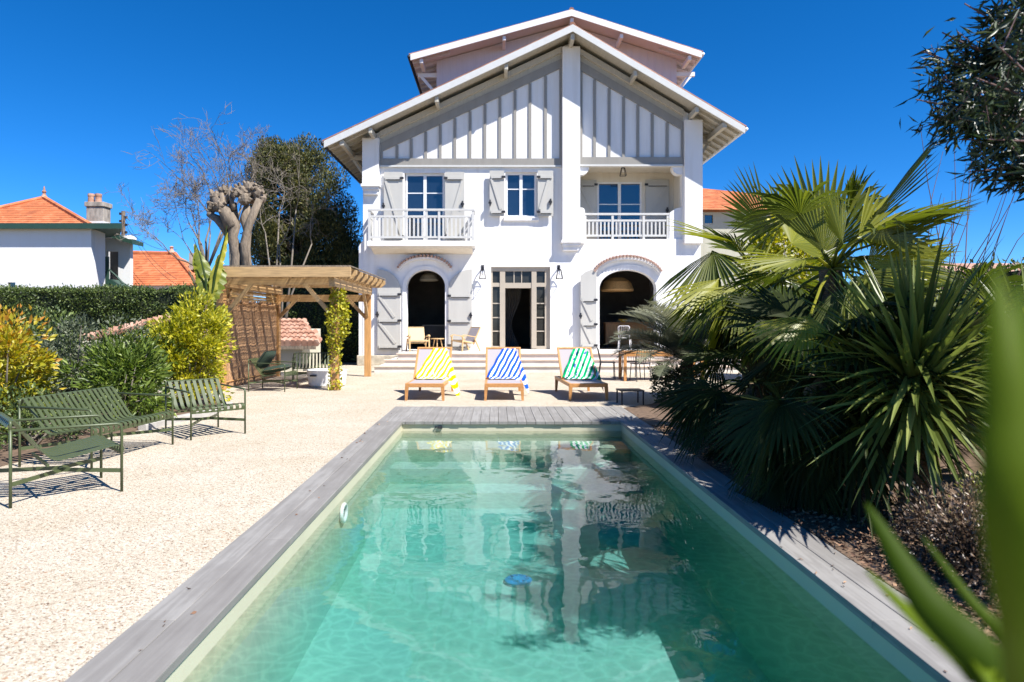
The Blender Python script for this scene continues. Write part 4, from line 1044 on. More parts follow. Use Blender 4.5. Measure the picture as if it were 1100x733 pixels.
# hipped roof: the visible hip peak, with courses of tiles
pk = V((X(47.5,33), 33, Z(213.5,33))); hb = ze+.16; hx0, hx1 = X(-78,30.2), X(97,30.2); hy0, hy1 = 30.2, 36
m = MB(); n = 15
cor = [V((hx0,hy0,hb)), V((hx1,hy0,hb)), V((X(80,35),35,hb)), V((hx0,hy1,hb))]
for e in range(4):
    A, B = cor[e], cor[(e+1)%4]
    for i in range(n):
        t0, t1 = i/n, (i+1.0)/n
        p, q, r_, s_ = A.lerp(pk,t0), B.lerp(pk,t0), B.lerp(pk,t1), A.lerp(pk,t1); up = V((0,0,.045))
        m.add([p+up,q+up,r_,s_,p,q], [(0,1,2,3),(0,4,5,1)])
rfn = np_(m, 'roof', 'tile', recalc=True)
m = MB()
for c_ in cor: m.tube([c_+V((0,0,.06)), pk+V((0,0,.05))], .10, 7)
np_(m, 'hip_tiles', 'tile', rfn)
m = MB(); m.lathe([(.16,0),(.10,.1),(.06,.2),(.10,.28),(.05,.36),(.02,.55)], pk+V((0,0,.05)), 12); np_(m, 'finial', 'tileold', rfn)
cx0, cx1 = X(92.5,31), X(111,31)
m = MB(); m.box(cx0,cx1,31,31.6,ze+.15,Z(222,31)); m.box(cx0-.06,cx1+.06,30.95,31.65,Z(222,31)+.001,Z(217,31)); ch = np_(m, 'chimney', 'chim', bevel=.02)
m = MB(); m.box(cx0-.03,cx1+.03,30.97,31.63,ze+.14,ze+.48); np_(m, 'chimney_base', 'white', ch)
for px in (98, 105.8):
    m = MB(); m.lathe([(.15,0),(.13,.25),(.15,.33),(.14,.42),(.10,.42)], (X(px,31.3),31.3,Z(217,31)), 12); np_(m, 'chimney_pot', 'tileold', ch)
# rear annex with balcony and stair
d = 33.5
an = root('neighbour_annex', 'white annex with green roof edge and green balcony stairs behind the neighbour house', 'house', (X(130,d), d, 0))
def ap(m, name, mat, parent=None, **k): return m.build(name, M[mat], parent or an, world=True, **k)
m = MB(); m.prism([rect(X(105,d),X(140,d),-.1,Z(256,d)), rect(X(113.5,d),X(127,d),Z(306,d),Z(270,d))], d, d+.25); ap(m, 'wall', 'neigh')
m = MB(); m.prism([(X(130,d),d+.251),(X(140,d),d+.251),(X(138,d+3),d+3),(X(110,d+3),d+3),(X(110,d+1.5),d+1.5),(X(130,d+1.5),d+1.5)], -.1, Z(256,d), 'xy'); ap(m, 'side_wall', 'neigh')
m = MB(); m.box(X(112,d),X(128,d),d+.5,d+.55,Z(308,d),Z(268,d)); ap(m, 'door', 'interior')
m = MB(); m.prism([(X(104,d),Z(250,d)),(X(121,d),Z(250,d)),(X(148.5,d),Z(259.5,d)),(X(148.5,d),Z(264,d)),(X(121,d),Z(255,d)),(X(104,d),Z(255,d))], d-.55, d+.5); ap(m, 'roof', 'greenpaint')
m = MB(); m.box(X(114,d),X(129,d),d-1.0,d-.001,Z(307,d),Z(301.5,d)); m.bar((X(129,d),d-.5,Z(303,d)),(X(146,d),d-.5,Z(314,d)),.9,.18); bk = ap(m, 'balcony', 'greenpaint')
m = MB()
for px in (114.5,118,122,126,129): m.bar((X(px,d),d-1.0,Z(302,d)),(X(px,d),d-1.0,Z(282,d)),.05,.05)
m.bar((X(127.5,d),d-1.0,Z(310,d)),(X(127.5,d),d-1.0,Z(278,d)),.14,.14)
m.tube([(X(114.5,d),d-1.0,Z(281,d)),(X(121,d),d-1.0,Z(286,d)),(X(129,d),d-1.0,Z(291,d)),(X(137,d),d-1.0,Z(298,d)),(X(144,d),d-1.0,Z(306,d))], .045, 6); ap(m, 'railing', 'greenpaint', bk)
m = MB(); m.lathe([(.3,-.04),(.34,0),(.3,.12),(.1,.2)], (X(141,d),d-.2,Z(258,d)), 14); ap(m, 'dish', 'white')
# second tiled house
d = 37
h2 = root('tiled_house', 'house with long orange tiled roof and finial behind the hedge', 'house', (X(180,d), d, 0))
m = MB(); m.box(X(136,d),X(212,d),d+.6,d+7,-.1,Z(306,d)); m.build('wall', M['neigh'], h2, world=True)
m = MB(); n = 18; A, B, Cc, Dd = V((X(134,d),d,Z(307,d))), V((X(214,d),d,Z(307,d))), V((X(188,d+3.5),d+3.5,Z(273.5,d+3.5))), V((X(120,d+3.5),d+3.5,Z(272,d+3.5)))
for i in range(n):
    t0, t1 = i/n, (i+1)/n; p, q, r_, s_ = A.lerp(Dd,t0), B.lerp(Cc,t0), B.lerp(Cc,t1), A.lerp(Dd,t1); up = V((0,0,.05)); m.add([p+up,q+up,r_,s_,p,q],[(0,1,2,3),(0,4,5,1)])
E = V((X(214,d),d+7,Z(307,d))); m.add([B, E, Cc],[(0,1,2)]); m.add([A, V((A.x,d+7,A.z)), Dd],[(0,1,2)]); m.add([V((A.x,d+7,A.z)), E, Cc, Dd],[(0,1,2,3)])
r2 = m.build('roof', M['tile'], h2, world=True)
m = MB(); m.tube([Cc+V((0,0,.05)), Dd+V((0,0,.05))], .12, 7); m.tube([B+V((0,0,.07)), Cc+V((0,0,.06))], .11, 7); m.build('ridge_tiles', M['tile'], r2, world=True)
m = MB(); m.lathe([(.2,0),(.12,.15),(.08,.25),(.13,.32),(.05,.4)], Cc+V((-.2,0,.1)), 12); m.build('finial', M['tileold'], r2, world=True)
m = MB(); m.box(X(203,d+2),X(209,d+2),d+2,d+2.7,Z(290,d+2),Z(272,d+2)); m.build('chimney', M['chim'], r2, world=True)
# utility pole with wires
d = 40
up_ = root('utility_pole', 'dark utility pole with insulators behind the neighbour house', 'pole', (X(132.5,d), d, 0))
m = MB(); m.tube([(0,0,0),(0,0,Z(227,d))],[.16,.11],8); m.build('pole', M['bark'], up_)
for i in range(6): m = MB(); m.box(.10 if i%2 else -.22,.22 if i%2 else -.10,-.06,.06,Z(231+i*4,d),Z(230+i*4,d)+.08); m.build('insulator', M['iron'], up_)
m = MB()
for (pa, pb, dd) in ((231, 300, 34), (236, 306, 33), (243, 268, 46)):
    a, b = V((0,0,Z(pa,d))), P(190, pb, dd) - V((X(132.5,d), d, 0)); m.tube([a.lerp(b,t) - V((0,0,.5*4*t*(1-t))) for t in [i/10 for i in range(11)]], .012, 4)
m.build('wire', M['iron'], up_)
# house with tiled roof to the right of the villa
d = 40
h3 = root('tiled_house', 'house with weathered tiled roof just right of the villa behind the palms', 'house', (X(800,d), d, 0))
m = MB(); m.prism([rect(X(700,d),X(900,d),-.1,Z(228,d)), rect(X(757,d),X(766,d),Z(240,d),Z(231,d))], d, d+.3); m.build('wall', M['shedwall'], h3, world=True)
m = MB(); m.box(X(757,d)-.02,X(766,d)+.02,d+.12,d+.16,Z(240,d)-.02,Z(231,d)+.02); m.build('window', M['glass'], h3, world=True)
m = MB(); n = 14; A, B, Cc, Dd = V((X(690,d-.5),d-.5,Z(227,d))), V((X(905,d-.5),d-.5,Z(227,d))), V((X(850,d+4),d+4,Z(212,d+4))), V((X(690,d+4),d+4,Z(196,d+4)))
for i in range(n):
    t0, t1 = i/n, (i+1)/n; p, q, r_, s_ = A.lerp(Dd,t0), B.lerp(Cc,t0), B.lerp(Cc,t1), A.lerp(Dd,t1); up = V((0,0,.05)); m.add([p+up,q+up,r_,s_,p,q],[(0,1,2,3),(0,4,5,1)])
m.add([V((A.x,d+8,A.z)), V((B.x,d+8,B.z)), Cc, Dd],[(0,1,2,3)]); m.build('roof', M['tile'], h3, world=True)
d = 30
h4 = root('tiled_house', 'low tiled roof house at the right edge behind the sword leaved plant', 'house', (X(1120,d), d, 0))
m = MB(); m.box(X(1045,d),X(1250,d),d+.5,d+5,-.1,Z(294,d)); m.build('wall', M['shedwall'], h4, world=True)
m = MB(); m.prism([(d,Z(295,d)),(d+2.8,Z(277,d)),(d+5.6,Z(295,d)),(d+5.6,Z(299,d)),(d,Z(299,d))], X(1038,d), X(1260,d), 'yz'); m.build('roof', M['tileold'], h4, world=True)
# ------------------------------------------------------------------ leaf colours
M['lf_hedge'] = leafmat('hedge_leaf', [(0,(.03,.05,.013)),(.6,(.075,.115,.028)),(1,(.17,.22,.05))], .5, .2)
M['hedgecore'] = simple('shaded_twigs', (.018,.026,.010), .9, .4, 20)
M['lf_yellow'] = leafmat('golden_leaf', [(0,(.14,.17,.012)),(.4,(.34,.34,.02)),(1,(.58,.51,.04))], .45, .3)
M['lf_orange'] = leafmat('bronze_leaf', [(0,(.11,.14,.012)),(.45,(.36,.34,.02)),(.75,(.50,.36,.03)),(1,(.46,.20,.03))], .45, .3)
M['lf_greygreen'] = leafmat('grey_green_leaf', [(0,(.04,.055,.026)),(.6,(.10,.125,.065)),(1,(.21,.23,.15))], .5, .2)
M['lf_willow'] = leafmat('narrow_green_leaf', [(0,(.05,.085,.014)),(.6,(.12,.18,.025)),(1,(.22,.28,.05))], .4, .3)
M['lf_conifer'] = leafmat('dark_evergreen', [(0,(.024,.036,.010)),(.55,(.07,.082,.022)),(1,(.21,.19,.05))], .6, .25)
M['lf_dark'] = leafmat('dark_narrow_leaf', [(0,(.012,.022,.010)),(.7,(.03,.05,.018)),(1,(.07,.09,.03))], .4, .2)
M['lf_bronze'] = leafmat('purple_brown_leaf', [(0,(.05,.035,.025)),(.5,(.16,.105,.07)),(.75,(.30,.22,.13)),(1,(.42,.42,.08))], .4, .2)
M['palm'] = leafmat('palm_leaf', [(0,(.04,.06,.010)),(.6,(.10,.125,.018)),(1,(.20,.21,.03))], .36, .38)
M['palm2'] = leafmat('sunlit_palm_leaf', [(0,(.14,.16,.014)),(1,(.38,.37,.04))], .4, .4)  # brighter yellow palm leaf, sunlight on the lit fans put into its colour
M['palmdark'] = leafmat('shaded_palm_leaf', [(0,(.012,.019,.006)),(1,(.045,.06,.015))], .6, .25, .2)  # darker palm leaf, shade of the low drooping mass put into its colour
M['sword'] = leafmat('sword_leaf', [(0,(.06,.088,.018)),(.6,(.15,.185,.04)),(1,(.27,.30,.09))], .33, .25)
M['phoenix'] = leafmat('grey_palm_leaf', [(0,(.09,.105,.06)),(1,(.27,.27,.18))], .4, .25)
M['cordy'] = leafmat('bronze_sword_leaf', [(0,(.03,.014,.01)),(1,(.10,.045,.025))], .4, .2)
M['banana'] = leafmat('banana_leaf', [(0,(.06,.10,.012)),(.6,(.17,.21,.02)),(1,(.45,.42,.05))], .4, .5)
M['blade'] = leafmat('broad_blade_leaf', [(0,(.03,.065,.003)),(.5,(.075,.135,.004)),(1,(.17,.24,.012))], .6, .6, .2)

# ------------------------------------------------------------------ clipped hedge
def hedge(name, label, x0, x1, y0, y1, z1, n, seed, L=.075, W=.04, cat='hedge', mat='lf_hedge'):
    g = np.random.default_rng(seed); rt = root(name, label, cat, ((x0+x1)/2, (y0+y1)/2, 0))
    u = g.uniform(0,1,(n,3)); ar = np.array([(x1-x0)*z1, (x1-x0)*(y1-y0), (y1-y0)*z1*2]); k = g.choice(3, n, p=ar/ar.sum())
    p = np.stack([x0+(x1-x0)*u[:,0], y0+(y1-y0)*u[:,1], z1*u[:,2]], 1); nr = np.zeros((n,3))
    a = k==0; p[a,1] = y0; nr[a,1] = -1
    a = k==1; p[a,2] = z1; nr[a,2] = 1
    a = k==2; s = g.choice([0,1], n); p[a,0] = np.where(s[a]==0, x0, x1); nr[a,0] = np.where(s[a]==0, -1, 1)
    wob = .07*np.sin(p[:,0]*2.1+p[:,2]*3)+.05*np.sin(p[:,0]*5.3+p[:,1]*4+1)+.05*np.sin(p[:,2]*7+p[:,0]*3.1)
    p += nr*(np.where(nr[:,2]>.5,.4,1)*wob + np.abs(g.normal(0,.07,n)) - .07)[:,None] + g.normal(0,.02,(n,3))
    leaf_mesh('foliage', p, nr*.8 + g.normal(0,.6,(n,3)) + np.array([0,0,.2]), L, W, M[mat], rt, None, seed, world=True)
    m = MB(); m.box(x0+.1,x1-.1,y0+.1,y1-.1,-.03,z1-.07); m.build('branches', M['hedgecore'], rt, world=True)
    return rt
hedge('clipped_hedge', 'long dark clipped hedge in front of the neighbouring houses', -17.5, X(236,20.6), 20.2, 21.2, Z(311.5,20.2), 42000, 3)
hedge('dark_hedge', 'tall dark hedge in shadow between the shed and the villa', -8.6, -5.3, 26.5, 27.5, 3.6, 9000, 4, .10, .06)
hedge('boundary_hedge', 'dark boundary hedge behind the palms on the right', 7.2, 8.3, 2, 19.5, 2.3, 15000, 5, .1, .05)

# ------------------------------------------------------------------ shrubs of the left bed
def shell_tint(c, rad, lo, hi):
    def f(p, g):
        r = np.linalg.norm((p-np.array(c))/np.array(rad), axis=1); return lo + (hi-lo)*np.clip((r-.55)/.6,0,1) + g.normal(0,.12,len(p))
    return f
SB = 'shrubs of the left bed'
c = (-6.55, 9.0, .84); rd = (.62,.75,.80)
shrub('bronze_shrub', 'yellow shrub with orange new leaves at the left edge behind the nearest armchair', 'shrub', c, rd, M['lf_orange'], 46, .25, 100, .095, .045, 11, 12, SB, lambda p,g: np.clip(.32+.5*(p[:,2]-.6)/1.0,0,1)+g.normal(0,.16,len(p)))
c = (-6.9, 11.2, .80); shrub('grey_shrub', 'grey green bushy shrub behind the bench', 'shrub', c, (.95,.8,.78), M['lf_greygreen'], 60, .26, 130, .06, .03, 12, 14, SB)
c = (-5.62, 10.3, .66); shrub('narrow_leaf_shrub', 'bright green shrub with long narrow leaves beyond the bench', 'shrub', c, (.78,.6,.72), M['lf_willow'], 50, .25, 75, .14, .032, 13, 16, SB)
c = (-5.55, 12.3, 1.02); shrub('golden_shrub', 'tall yellow green shrub in front of the pergola', 'shrub', c, (.82,.85,.92), M['lf_yellow'], 74, .23, 130, .085, .04, 14, 16, SB)
c = (-6.2, 11.7, .62); shrub('narrow_leaf_shrub', 'yellowish green narrow leaved shrub between the golden shrub and the grey one', 'shrub', c, (.75,.7,.7), M['lf_willow'], 40, .25, 75, .12, .03, 15, 10, SB)
c = (-8.3, 12.5, .85); shrub('hazel_shrub', 'dark green shrub against the hedge left of the tile capped wall', 'shrub', c, (1.2,.9,.8), M['lf_hedge'], 60, .3, 110, .09, .045, 16, 12, SB)
c = (-5.7, 8.4, .32); shrub('dark_groundcover', 'low dark shrub behind the bench seat', 'shrub', c, (.55,1.3,.32), M['lf_hedge'], 36, .18, 90, .06, .03, 17, 8, SB)
c = (-6.6, 7.0, .38); shrub('olive_shrub', 'low olive green shrub at the left edge under the yellow shrub', 'shrub', c, (.7,1.0,.4), M['lf_greygreen'], 36, .2, 90, .06, .03, 18, 8, SB)

# banana plant
def banana():
    b = V((-6.15, 14.25, 0)); rt = root('banana_plant', 'banana plant with torn yellow green leaves beside the pergola', 'plant', b)
    m = MB(); m.tube([b, b+V((.02,0,.8)), P(224,322,14.2)], [.09,.07,.05], 10); m.tube([b+V((-.1,.05,0)), P(219,320,14.3), P(203,292,14.3)], [.06,.05,.02], 8); m.build('stem', M['palmtrunk'], rt, world=True, smooth=True)
    g = np.random.default_rng(5)
    for (pts, wd, tt) in (([(224,325),(223,302),(218,282),(209,262)], .38, .55), ([(226,322),(232,290),(239,270),(245,250)], .20, .95), ([(225,322),(233,300),(236,285),(232,312)], .34, .6), ([(222,325),(214,312),(206,296),(203,290)], .09, .1), ([(224,326),(220,300),(213,285),(209,262)], .28, .7)):
        P_ = [P(a, b_, 14.2 + .12*i) for i, (a, b_) in enumerate(pts)]
        n = 34; cv = []
        for i in range(n+1):
            t = i/n*3; k = min(int(t),2); cv.append(P_[k].lerp(P_[k+1], t-k))
        m = MB()
        for i, q in enumerate(cv):
            t = i/n; wv = wd*1.15*(math.sin(math.pi*min(1,t*.95+.04)**.62)**.8)*g.uniform(.8,1.05); s = V((.93,.35,.1))
            ja, jb = (g.uniform(.4,.9) if g.uniform() < .16 else 1), (g.uniform(.4,.9) if g.uniform() < .16 else 1)
            m.v += [tuple(q - s*wv*.5*ja + V((0,.02*math.sin(i*.9),-.3*wv))), tuple(q), tuple(q + s*wv*.5*jb + V((0,.02*math.sin(i*1.1),-.35*wv)))]
        for i in range(n):
            for k in range(2): m.f.append((i*3+k,i*3+k+1,i*3+k+4,i*3+k+3))
        o = m.build('leaf', M['banana'], rt, world=True, smooth=True, recalc=False)
        a = o.data.attributes.new('tint','FLOAT','POINT'); a.data.foreach_set('value', np.clip(tt+g.normal(0,.08,len(o.data.vertices)),0,1).astype(np.float32))
    m = MB(); m.tube(list(P(q[0],q[1],14.25) for q in ((226,326),(232,292),(241,258),(244,242))), [.03,.022,.014,.006], 6); m.tube(list(P(q[0],q[1],14.25) for q in ((223,326),(221,300),(215,275),(208,256))), [.03,.024,.014,.006], 6); m.build('midrib', M['banana'], rt, world=True)
banana()

# climber on the pergola post
g = np.random.default_rng(21); n = 2000
rt = root('climbing_plant', 'yellow green climber twining up the front right pergola post', 'climber', (PRX, PFY, 0))
z = g.uniform(0,1,n)**.8*2.25; a = g.uniform(0,2*math.pi,n)+z*3; r = .10+.10*g.uniform(0,1,n)*(.5+.8*(z>1.0))*(1+.5*np.sin(z*5))
p = np.stack([PRX+r*np.cos(a)+.08*(z>1.2), PFY+r*np.sin(a)-.05, z], 1); p = p[(g.uniform(0,1,n) < .35+.65*(z>.9)+.3*(z<.2))]
leaf_mesh('foliage', p, g.normal(0,1,p.shape)+np.array([0,-.3,-.2]), .075, .055, M['lf_yellow'], rt, None, 22, world=True)
m = MB()
for k in range(3): m.tube([(PRX+.105*math.cos(k*2+t*.8), PFY+.105*math.sin(k*2+t*.8)-.01, t*.1) for t in range(23)], .008, 5)
m.build('stem', M['twig'], rt, world=True)

# ------------------------------------------------------------------ trees of the background
g = np.random.default_rng(31)
rt = root('pollarded_tree', 'stout pollarded tree with knobbly cut heads behind the pergola', 'tree', (X(257,21.5), 21.5, 0))
m = MB(); d = 21.5
def limb(pts, rs): m.tube([P(a,b,d+dd) for a,b,dd in pts], rs, 12)
limb([(256,402,0),(256,330,0),(253,295,0),(255,275,0),(250,255,0),(252,243,0),(247,230,0)], [.32,.25,.17,.2,.15,.19,.14])
limb([(266,400,.1),(265,330,.1),(266,290,.1),(263,268,.1),(266,250,.1),(263,236,.1),(266,220,.1)], [.27,.21,.14,.17,.12,.16,.10])
limb([(250,262,.1),(241,246,.1),(233,235,.1),(224,230,.2)], [.12,.11,.13,.09]); limb([(247,236,0),(240,222,0),(238,208,.1)], [.12,.10,.07]); limb([(231,216,.2),(226,204,.2)], [.08,.04]); limb([(252,226,0),(246,206,0)], [.09,.04]); limb([(241,224,.1),(248,200,.1)], [.08,.035])
limb([(265,300,-.1),(262,262,-.1),(268,240,-.1),(279,214,-.1)], [.12,.12,.13,.11])
limb([(250,245,0),(242,228,0),(232,214,.2)], [.24,.2,.15]); limb([(250,238,.2),(250,218,.2)], [.2,.12])
tr = m.build('trunk', M['bark'], rt, world=True, smooth=True)
m = MB()
for (px, py, r_) in ((232,212,.20),(240,205,.17),(228,222,.2),(246,214,.17),(259,206,.22),(268,204,.25),(277,208,.22),(263,214,.2),(281,213,.16),(252,208,.14),(236,222,.2),(271,213,.2)):
    q = P(px,py,d+g.uniform(-.3,.3)); pr = []
    k = len(m.v); nn = 10
    for j in range(7):
        th = math.pi*j/6
        for i in range(nn):
            rr = r_*g.uniform(.78,1.12); m.v.append((q.x+rr*math.sin(th)*math.cos(2*math.pi*i/nn), q.y+rr*math.sin(th)*math.sin(2*math.pi*i/nn), q.z+rr*math.cos(th)))
    for j in range(6):
        for i in range(nn): m.f.append((k+j*nn+i,k+j*nn+(i+1)%nn,k+(j+1)*nn+(i+1)%nn,k+(j+1)*nn+i))
    for i in range(5): dv = V(g.normal(0,1,3))+V((0,0,.8)); m.tube([q, q+dv.normalized()*r_*1.3],[r_*.35,r_*.2],6)
m.build('knobbly_head', M['bark'], rt, world=True)

def bare_tree(label, base, forks, seed, r=.12, mat='twig', depth=4, L=1.2, spread=.5, hub=None):
    g = np.random.default_rng(seed); rt = root('bare_tree', label, 'tree', base)
    m = MB(); b = V(base); h = P(*hub) if hub else b
    if hub: m.tube([b, b.lerp(h,.5)+V((.08,0,0)), h+V((0,0,.05))],[r*2.6,r*2.2,r*1.7],8)
    for (px,py,dd) in forks:
        q = P(px,py,dd); mid = h.lerp(q,.5)+V((g.normal()*.12,0,.12)); m.tube([h,mid,q],[r,r*.75,r*.45],7)
    m.build('trunk', M[mat], rt, world=True, smooth=True)
    m = MB()
    for (px,py,dd) in forks:
        q = P(px,py,dd); dv = (q-h).normalized()+V((g.normal()*.2,g.normal()*.2,.1)); grow(m, g, q-dv*.02, dv, L, r*.4, depth, 3, spread, .08)
    m.build('branches', M[mat], rt, world=True); return rt
bare_tree('wide bare leafless tree with a haze of fine twigs left of the pollarded tree', (X(226,26),26,0), [(202,266,26),(212,252,26.2),(226,252,26),(240,240,26.4),(190,278,25.7),(203,240,26.2),(250,232,26),(228,232,26.4),(262,222,26),(214,236,25.7)], 41, .05, 'twig', 5, 1.12, .55, (222,292,26))
bare_tree('tall bare leafless tree rising just behind the pollarded tree', (X(248,27),27,0), [(236,214,27),(250,205,27.2),(226,205,26.8),(262,200,27),(214,216,27),(244,190,27),(270,205,27.2)], 45, .05, 'twig', 4, 1.2, .5, (248,262,27))
bare_tree('pale leafless tree in front of the dark evergreen', (X(300,25),25,0), [(285,250,25),(300,230,25.1),(318,225,25),(300,265,25.2),(335,262,25)], 42, .05, 'twig', 4, .95)
bare_tree('thin bare tree whose twigs rise above the evergreen', (X(290,30),30,0), [(282,205,30),(296,190,30)], 43, .10, 'twig', 3, .95)

def evergreen(label, base, cl, seed, n=26, per=420, L=.24, W=.08, mat='lf_conifer'):
    g = np.random.default_rng(seed); rt = root('evergreen_tree', label, 'tree', base); b = V(base); pos, dirs = [], []
    m = MB(); top = max(cl, key=lambda c_: -c_[1]); m.tube([b, P(top[0],top[1]+30,top[2])],[.3,.06],8)
    for (px,py,dd,r_) in cl:
        q = P(px,py,dd); m.tube([b.lerp(V((b.x,b.y,q.z)),.8), q],[.06,.02],5)
        k = int(per*(r_/.7)**2); s = ball(g,k); pp_ = np.array(q)+s*np.array([r_,r_,r_*1.25]); pos.append(pp_); dirs.append(s*.6+g.normal(0,.4,(k,3))+np.array([0,0,.55]))
    m.build('trunk', M['bark'], rt, world=True); leaf_mesh('crown', np.concatenate(pos), np.concatenate(dirs), L, W, M[mat], rt, None, seed, world=True); return rt
g = np.random.default_rng(50); cl = []
outline = [(150,300),(175,288),(200,282),(222,277),(245,274),(270,272),(290,275)]
def inside(px, py):
    t = (py-158)/145
    l = 283 - 10*min(1,t*3); r_ = 322 + 62*max(0,t)**.55
    if py < 180: r_ = 300 + (py-155)*2.6
    return l < px < r_
while len(cl) < 150:
    px, py = g.uniform(270,386), g.uniform(160,305)
    if inside(px,py): cl.append((px,py,28+g.uniform(-1.2,1.2),g.uniform(.3,.66)))
for a in ((297,163),(318,168),(340,166),(349,176),(362,195),(372,225),(378,250),(381,275),(366,230),(356,212),(372,245),(364,255),(350,200),(345,225),(340,185),(374,265),(352,240),(330,160),(308,175)): cl.append((*a,28,.5))
evergreen('big dark evergreen tree between the pollarded tree and the villa', (X(325,28),28,0), cl, 51, per=1000, L=.13, W=.045)
cl = [(g.uniform(300,384), g.uniform(285,372), 29.5+g.uniform(-.6,.6), .8) for _ in range(40)]
evergreen('low dark evergreen mass under the big evergreen behind the shed', (X(345,29.5),29.5,0), cl, 52, per=200, L=.3, W=.12)
# twigs showing above the palms
rt = root('bare_shrub', 'leafless shrub with thin red brown shoots rising right of the fan palm', 'shrub', (6.0, 9.4, 0)); g = np.random.default_rng(61); m = MB()
for i in range(24):
    b = V((6.0+g.normal()*.25, 9.4+g.normal()*.25, 0)); t = P(g.uniform(985,1150), g.uniform(130,290), 9.4+g.normal()*.5); md = b.lerp(t,.5)+V((g.normal()*.15,0,.15)); m.tube([b,md,b.lerp(t,.8)+V((g.normal()*.04,0,.05)),t],[.011,.008,.005,.003],4)
m.build('shoots', M['redtwig'], rt, world=True)

# ------------------------------------------------------------------ palms
def fan_leaf(m, tints, g, hub, axis, normal, Rr, spread=150, n=30, droop=.12, pet=None, pr=.012, bent=.0):
    axis = V(axis).normalized(); normal = V(normal); normal = (normal - axis*normal.dot(axis)).normalized(); side = axis.cross(normal); hub = V(hub)
    st = R(spread)/n; t0 = g.uniform(.2,.8)
    for i in range(n):
        a = -R(spread)/2 + st*(i+.5); dv = axis*math.cos(a) + side*math.sin(a); pv = -axis*math.sin(a) + side*math.cos(a)
        L = Rr*(.78+.22*math.cos(a*.75))*g.uniform(.93,1.05); cup = .28*(a/(R(spread)/2))**2
        k = len(m.v); rr = [.04,.32,.64,.82,1.0]; dr = droop*g.uniform(.6,1.5)
        for j, q in enumerate(rr):
            hw = L*q*math.tan(st/2)*(.98 if q <= .64 else (.98*.64/q)*(1-((q-.64)/.36)**1.2*.97))
            c = hub + dv*L*q + normal*(L*q*cup*.5) + V((0,0,-1))*(dr*L*q**2.4) + normal*bent*L*q*q
            m.v += [tuple(c-pv*hw), tuple(c-normal*hw*.7), tuple(c+pv*hw)]
        for j in range(4):
            b = k+j*3; m.f += [(b,b+1,b+4,b+3),(b+1,b+2,b+5,b+4)]
        tints += [min(1,max(0,t0+g.normal()*.12))]*15
    if pet is not None:
        k = len(m.v); p0 = V(pet); md = p0.lerp(hub,.55)+V((0,0,.05)); m.tube([p0,md,hub,hub+axis*.05],[pr*1.5,pr,pr*.8,pr*.5],6); tints += [.7]*(len(m.v)-k)
def settint(o, t):
    a = o.data.attributes.new('tint','FLOAT','POINT'); a.data.foreach_set('value', np.array(t, np.float32))
def palm(label, base, crown, key, nrand, Rr, seed, mat='palm', trunk=.10, group='fan palms of the right bed', elev=(-35,75), petl=(.35,.7), azs=None, skirt=0):
    """key: hub pixel, tip pixel, distances, normal direction, radius, spread"""
    g = np.random.default_rng(seed); rt = root('fan_palm', label, 'palm', base, 0, group); c = V(crown); b = V(base)
    m = MB(); k = 14; m.tube([b.lerp(c,i/k)+V((g.normal()*.01,g.normal()*.01,0)) for i in range(k+1)],[trunk*g.uniform(.85,1.2) for i in range(k+1)],10); m.build('trunk', M['palmtrunk'], rt, world=True)
    for (hp, tp, nr, R_, sp, mt, dr) in key:
        m = MB(); t = []; h = P(*hp); tip = P(*tp); fan_leaf(m, t, g, h, tip-h, nr, R_, sp, max(14,int(sp/5)), dr, c, .013); settint(m.build('leaf', M[mt], rt, world=True, recalc=False), t)
    for i in range(nrand):
        az = g.uniform(0,2*math.pi) if azs is None else R(g.uniform(*azs)); el = R(g.uniform(*elev)); dv = V((math.cos(az)*math.cos(el), math.sin(az)*math.cos(el), math.sin(el)))
        h = c + dv*g.uniform(*petl) + V((0,0,-.05)); ax = (dv + V((0,0,-.35))).normalized(); nr = V((0,0,1)) - ax*ax.z + V(g.normal(0,.35,3))
        m = MB(); t = []; fan_leaf(m, t, g, h, ax, nr, Rr*g.uniform(.8,1.1), g.uniform(120,200), 30, g.uniform(.1,.4), c, .012); settint(m.build('leaf', M[mat], rt, world=True, recalc=False), t)
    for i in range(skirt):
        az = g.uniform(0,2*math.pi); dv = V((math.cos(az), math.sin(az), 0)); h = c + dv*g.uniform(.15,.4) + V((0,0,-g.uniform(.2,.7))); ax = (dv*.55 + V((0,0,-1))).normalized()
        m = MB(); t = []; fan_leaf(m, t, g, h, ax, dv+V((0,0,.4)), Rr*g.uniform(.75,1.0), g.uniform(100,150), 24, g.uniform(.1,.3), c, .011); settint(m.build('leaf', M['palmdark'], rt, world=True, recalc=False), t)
    return rt
d1 = 6.6
key = [((884,272,6.5),(886,168,6.7),(0,-1,.15),.98,120,'palm',.0),
       ((928,248,6.4),(1000,156,6.2),(.55,-.35,.2),1.0,46,'palm',.02),
       ((922,256,6.2),(1012,232,6.4),(-.1,-.8,.55),.75,100,'palm2',.05),
       ((940,262,6.3),(1050,222,6.5),(.1,.25,1),1.0,60,'palm',.05),
       ((866,278,5.9),(790,287,5.6),(-.1,-.35,1),.65,84,'palm2',.10),
       ((905,262,6.0),(890,215,5.9),(.7,-.7,.1),.55,100,'palm',.05),
       ((870,340,5.6),(815,392,5.2),(-.3,-.5,1),.62,110,'palm2',.18),
       ((925,330,5.9),(1000,300,5.7),(0,-.2,1),.8,110,'palm',.12),
       ((932,284,6.3),(1010,262,6.1),(0,-.75,.7),.75,130,'palm2',.08),
       ((915,300,6.0),(960,330,5.8),(-.2,-.8,.6),.6,140,'palm',.15),
       ((950,275,6.6),(1035,285,6.6),(0,-.6,.8),.8,110,'palm',.15)]
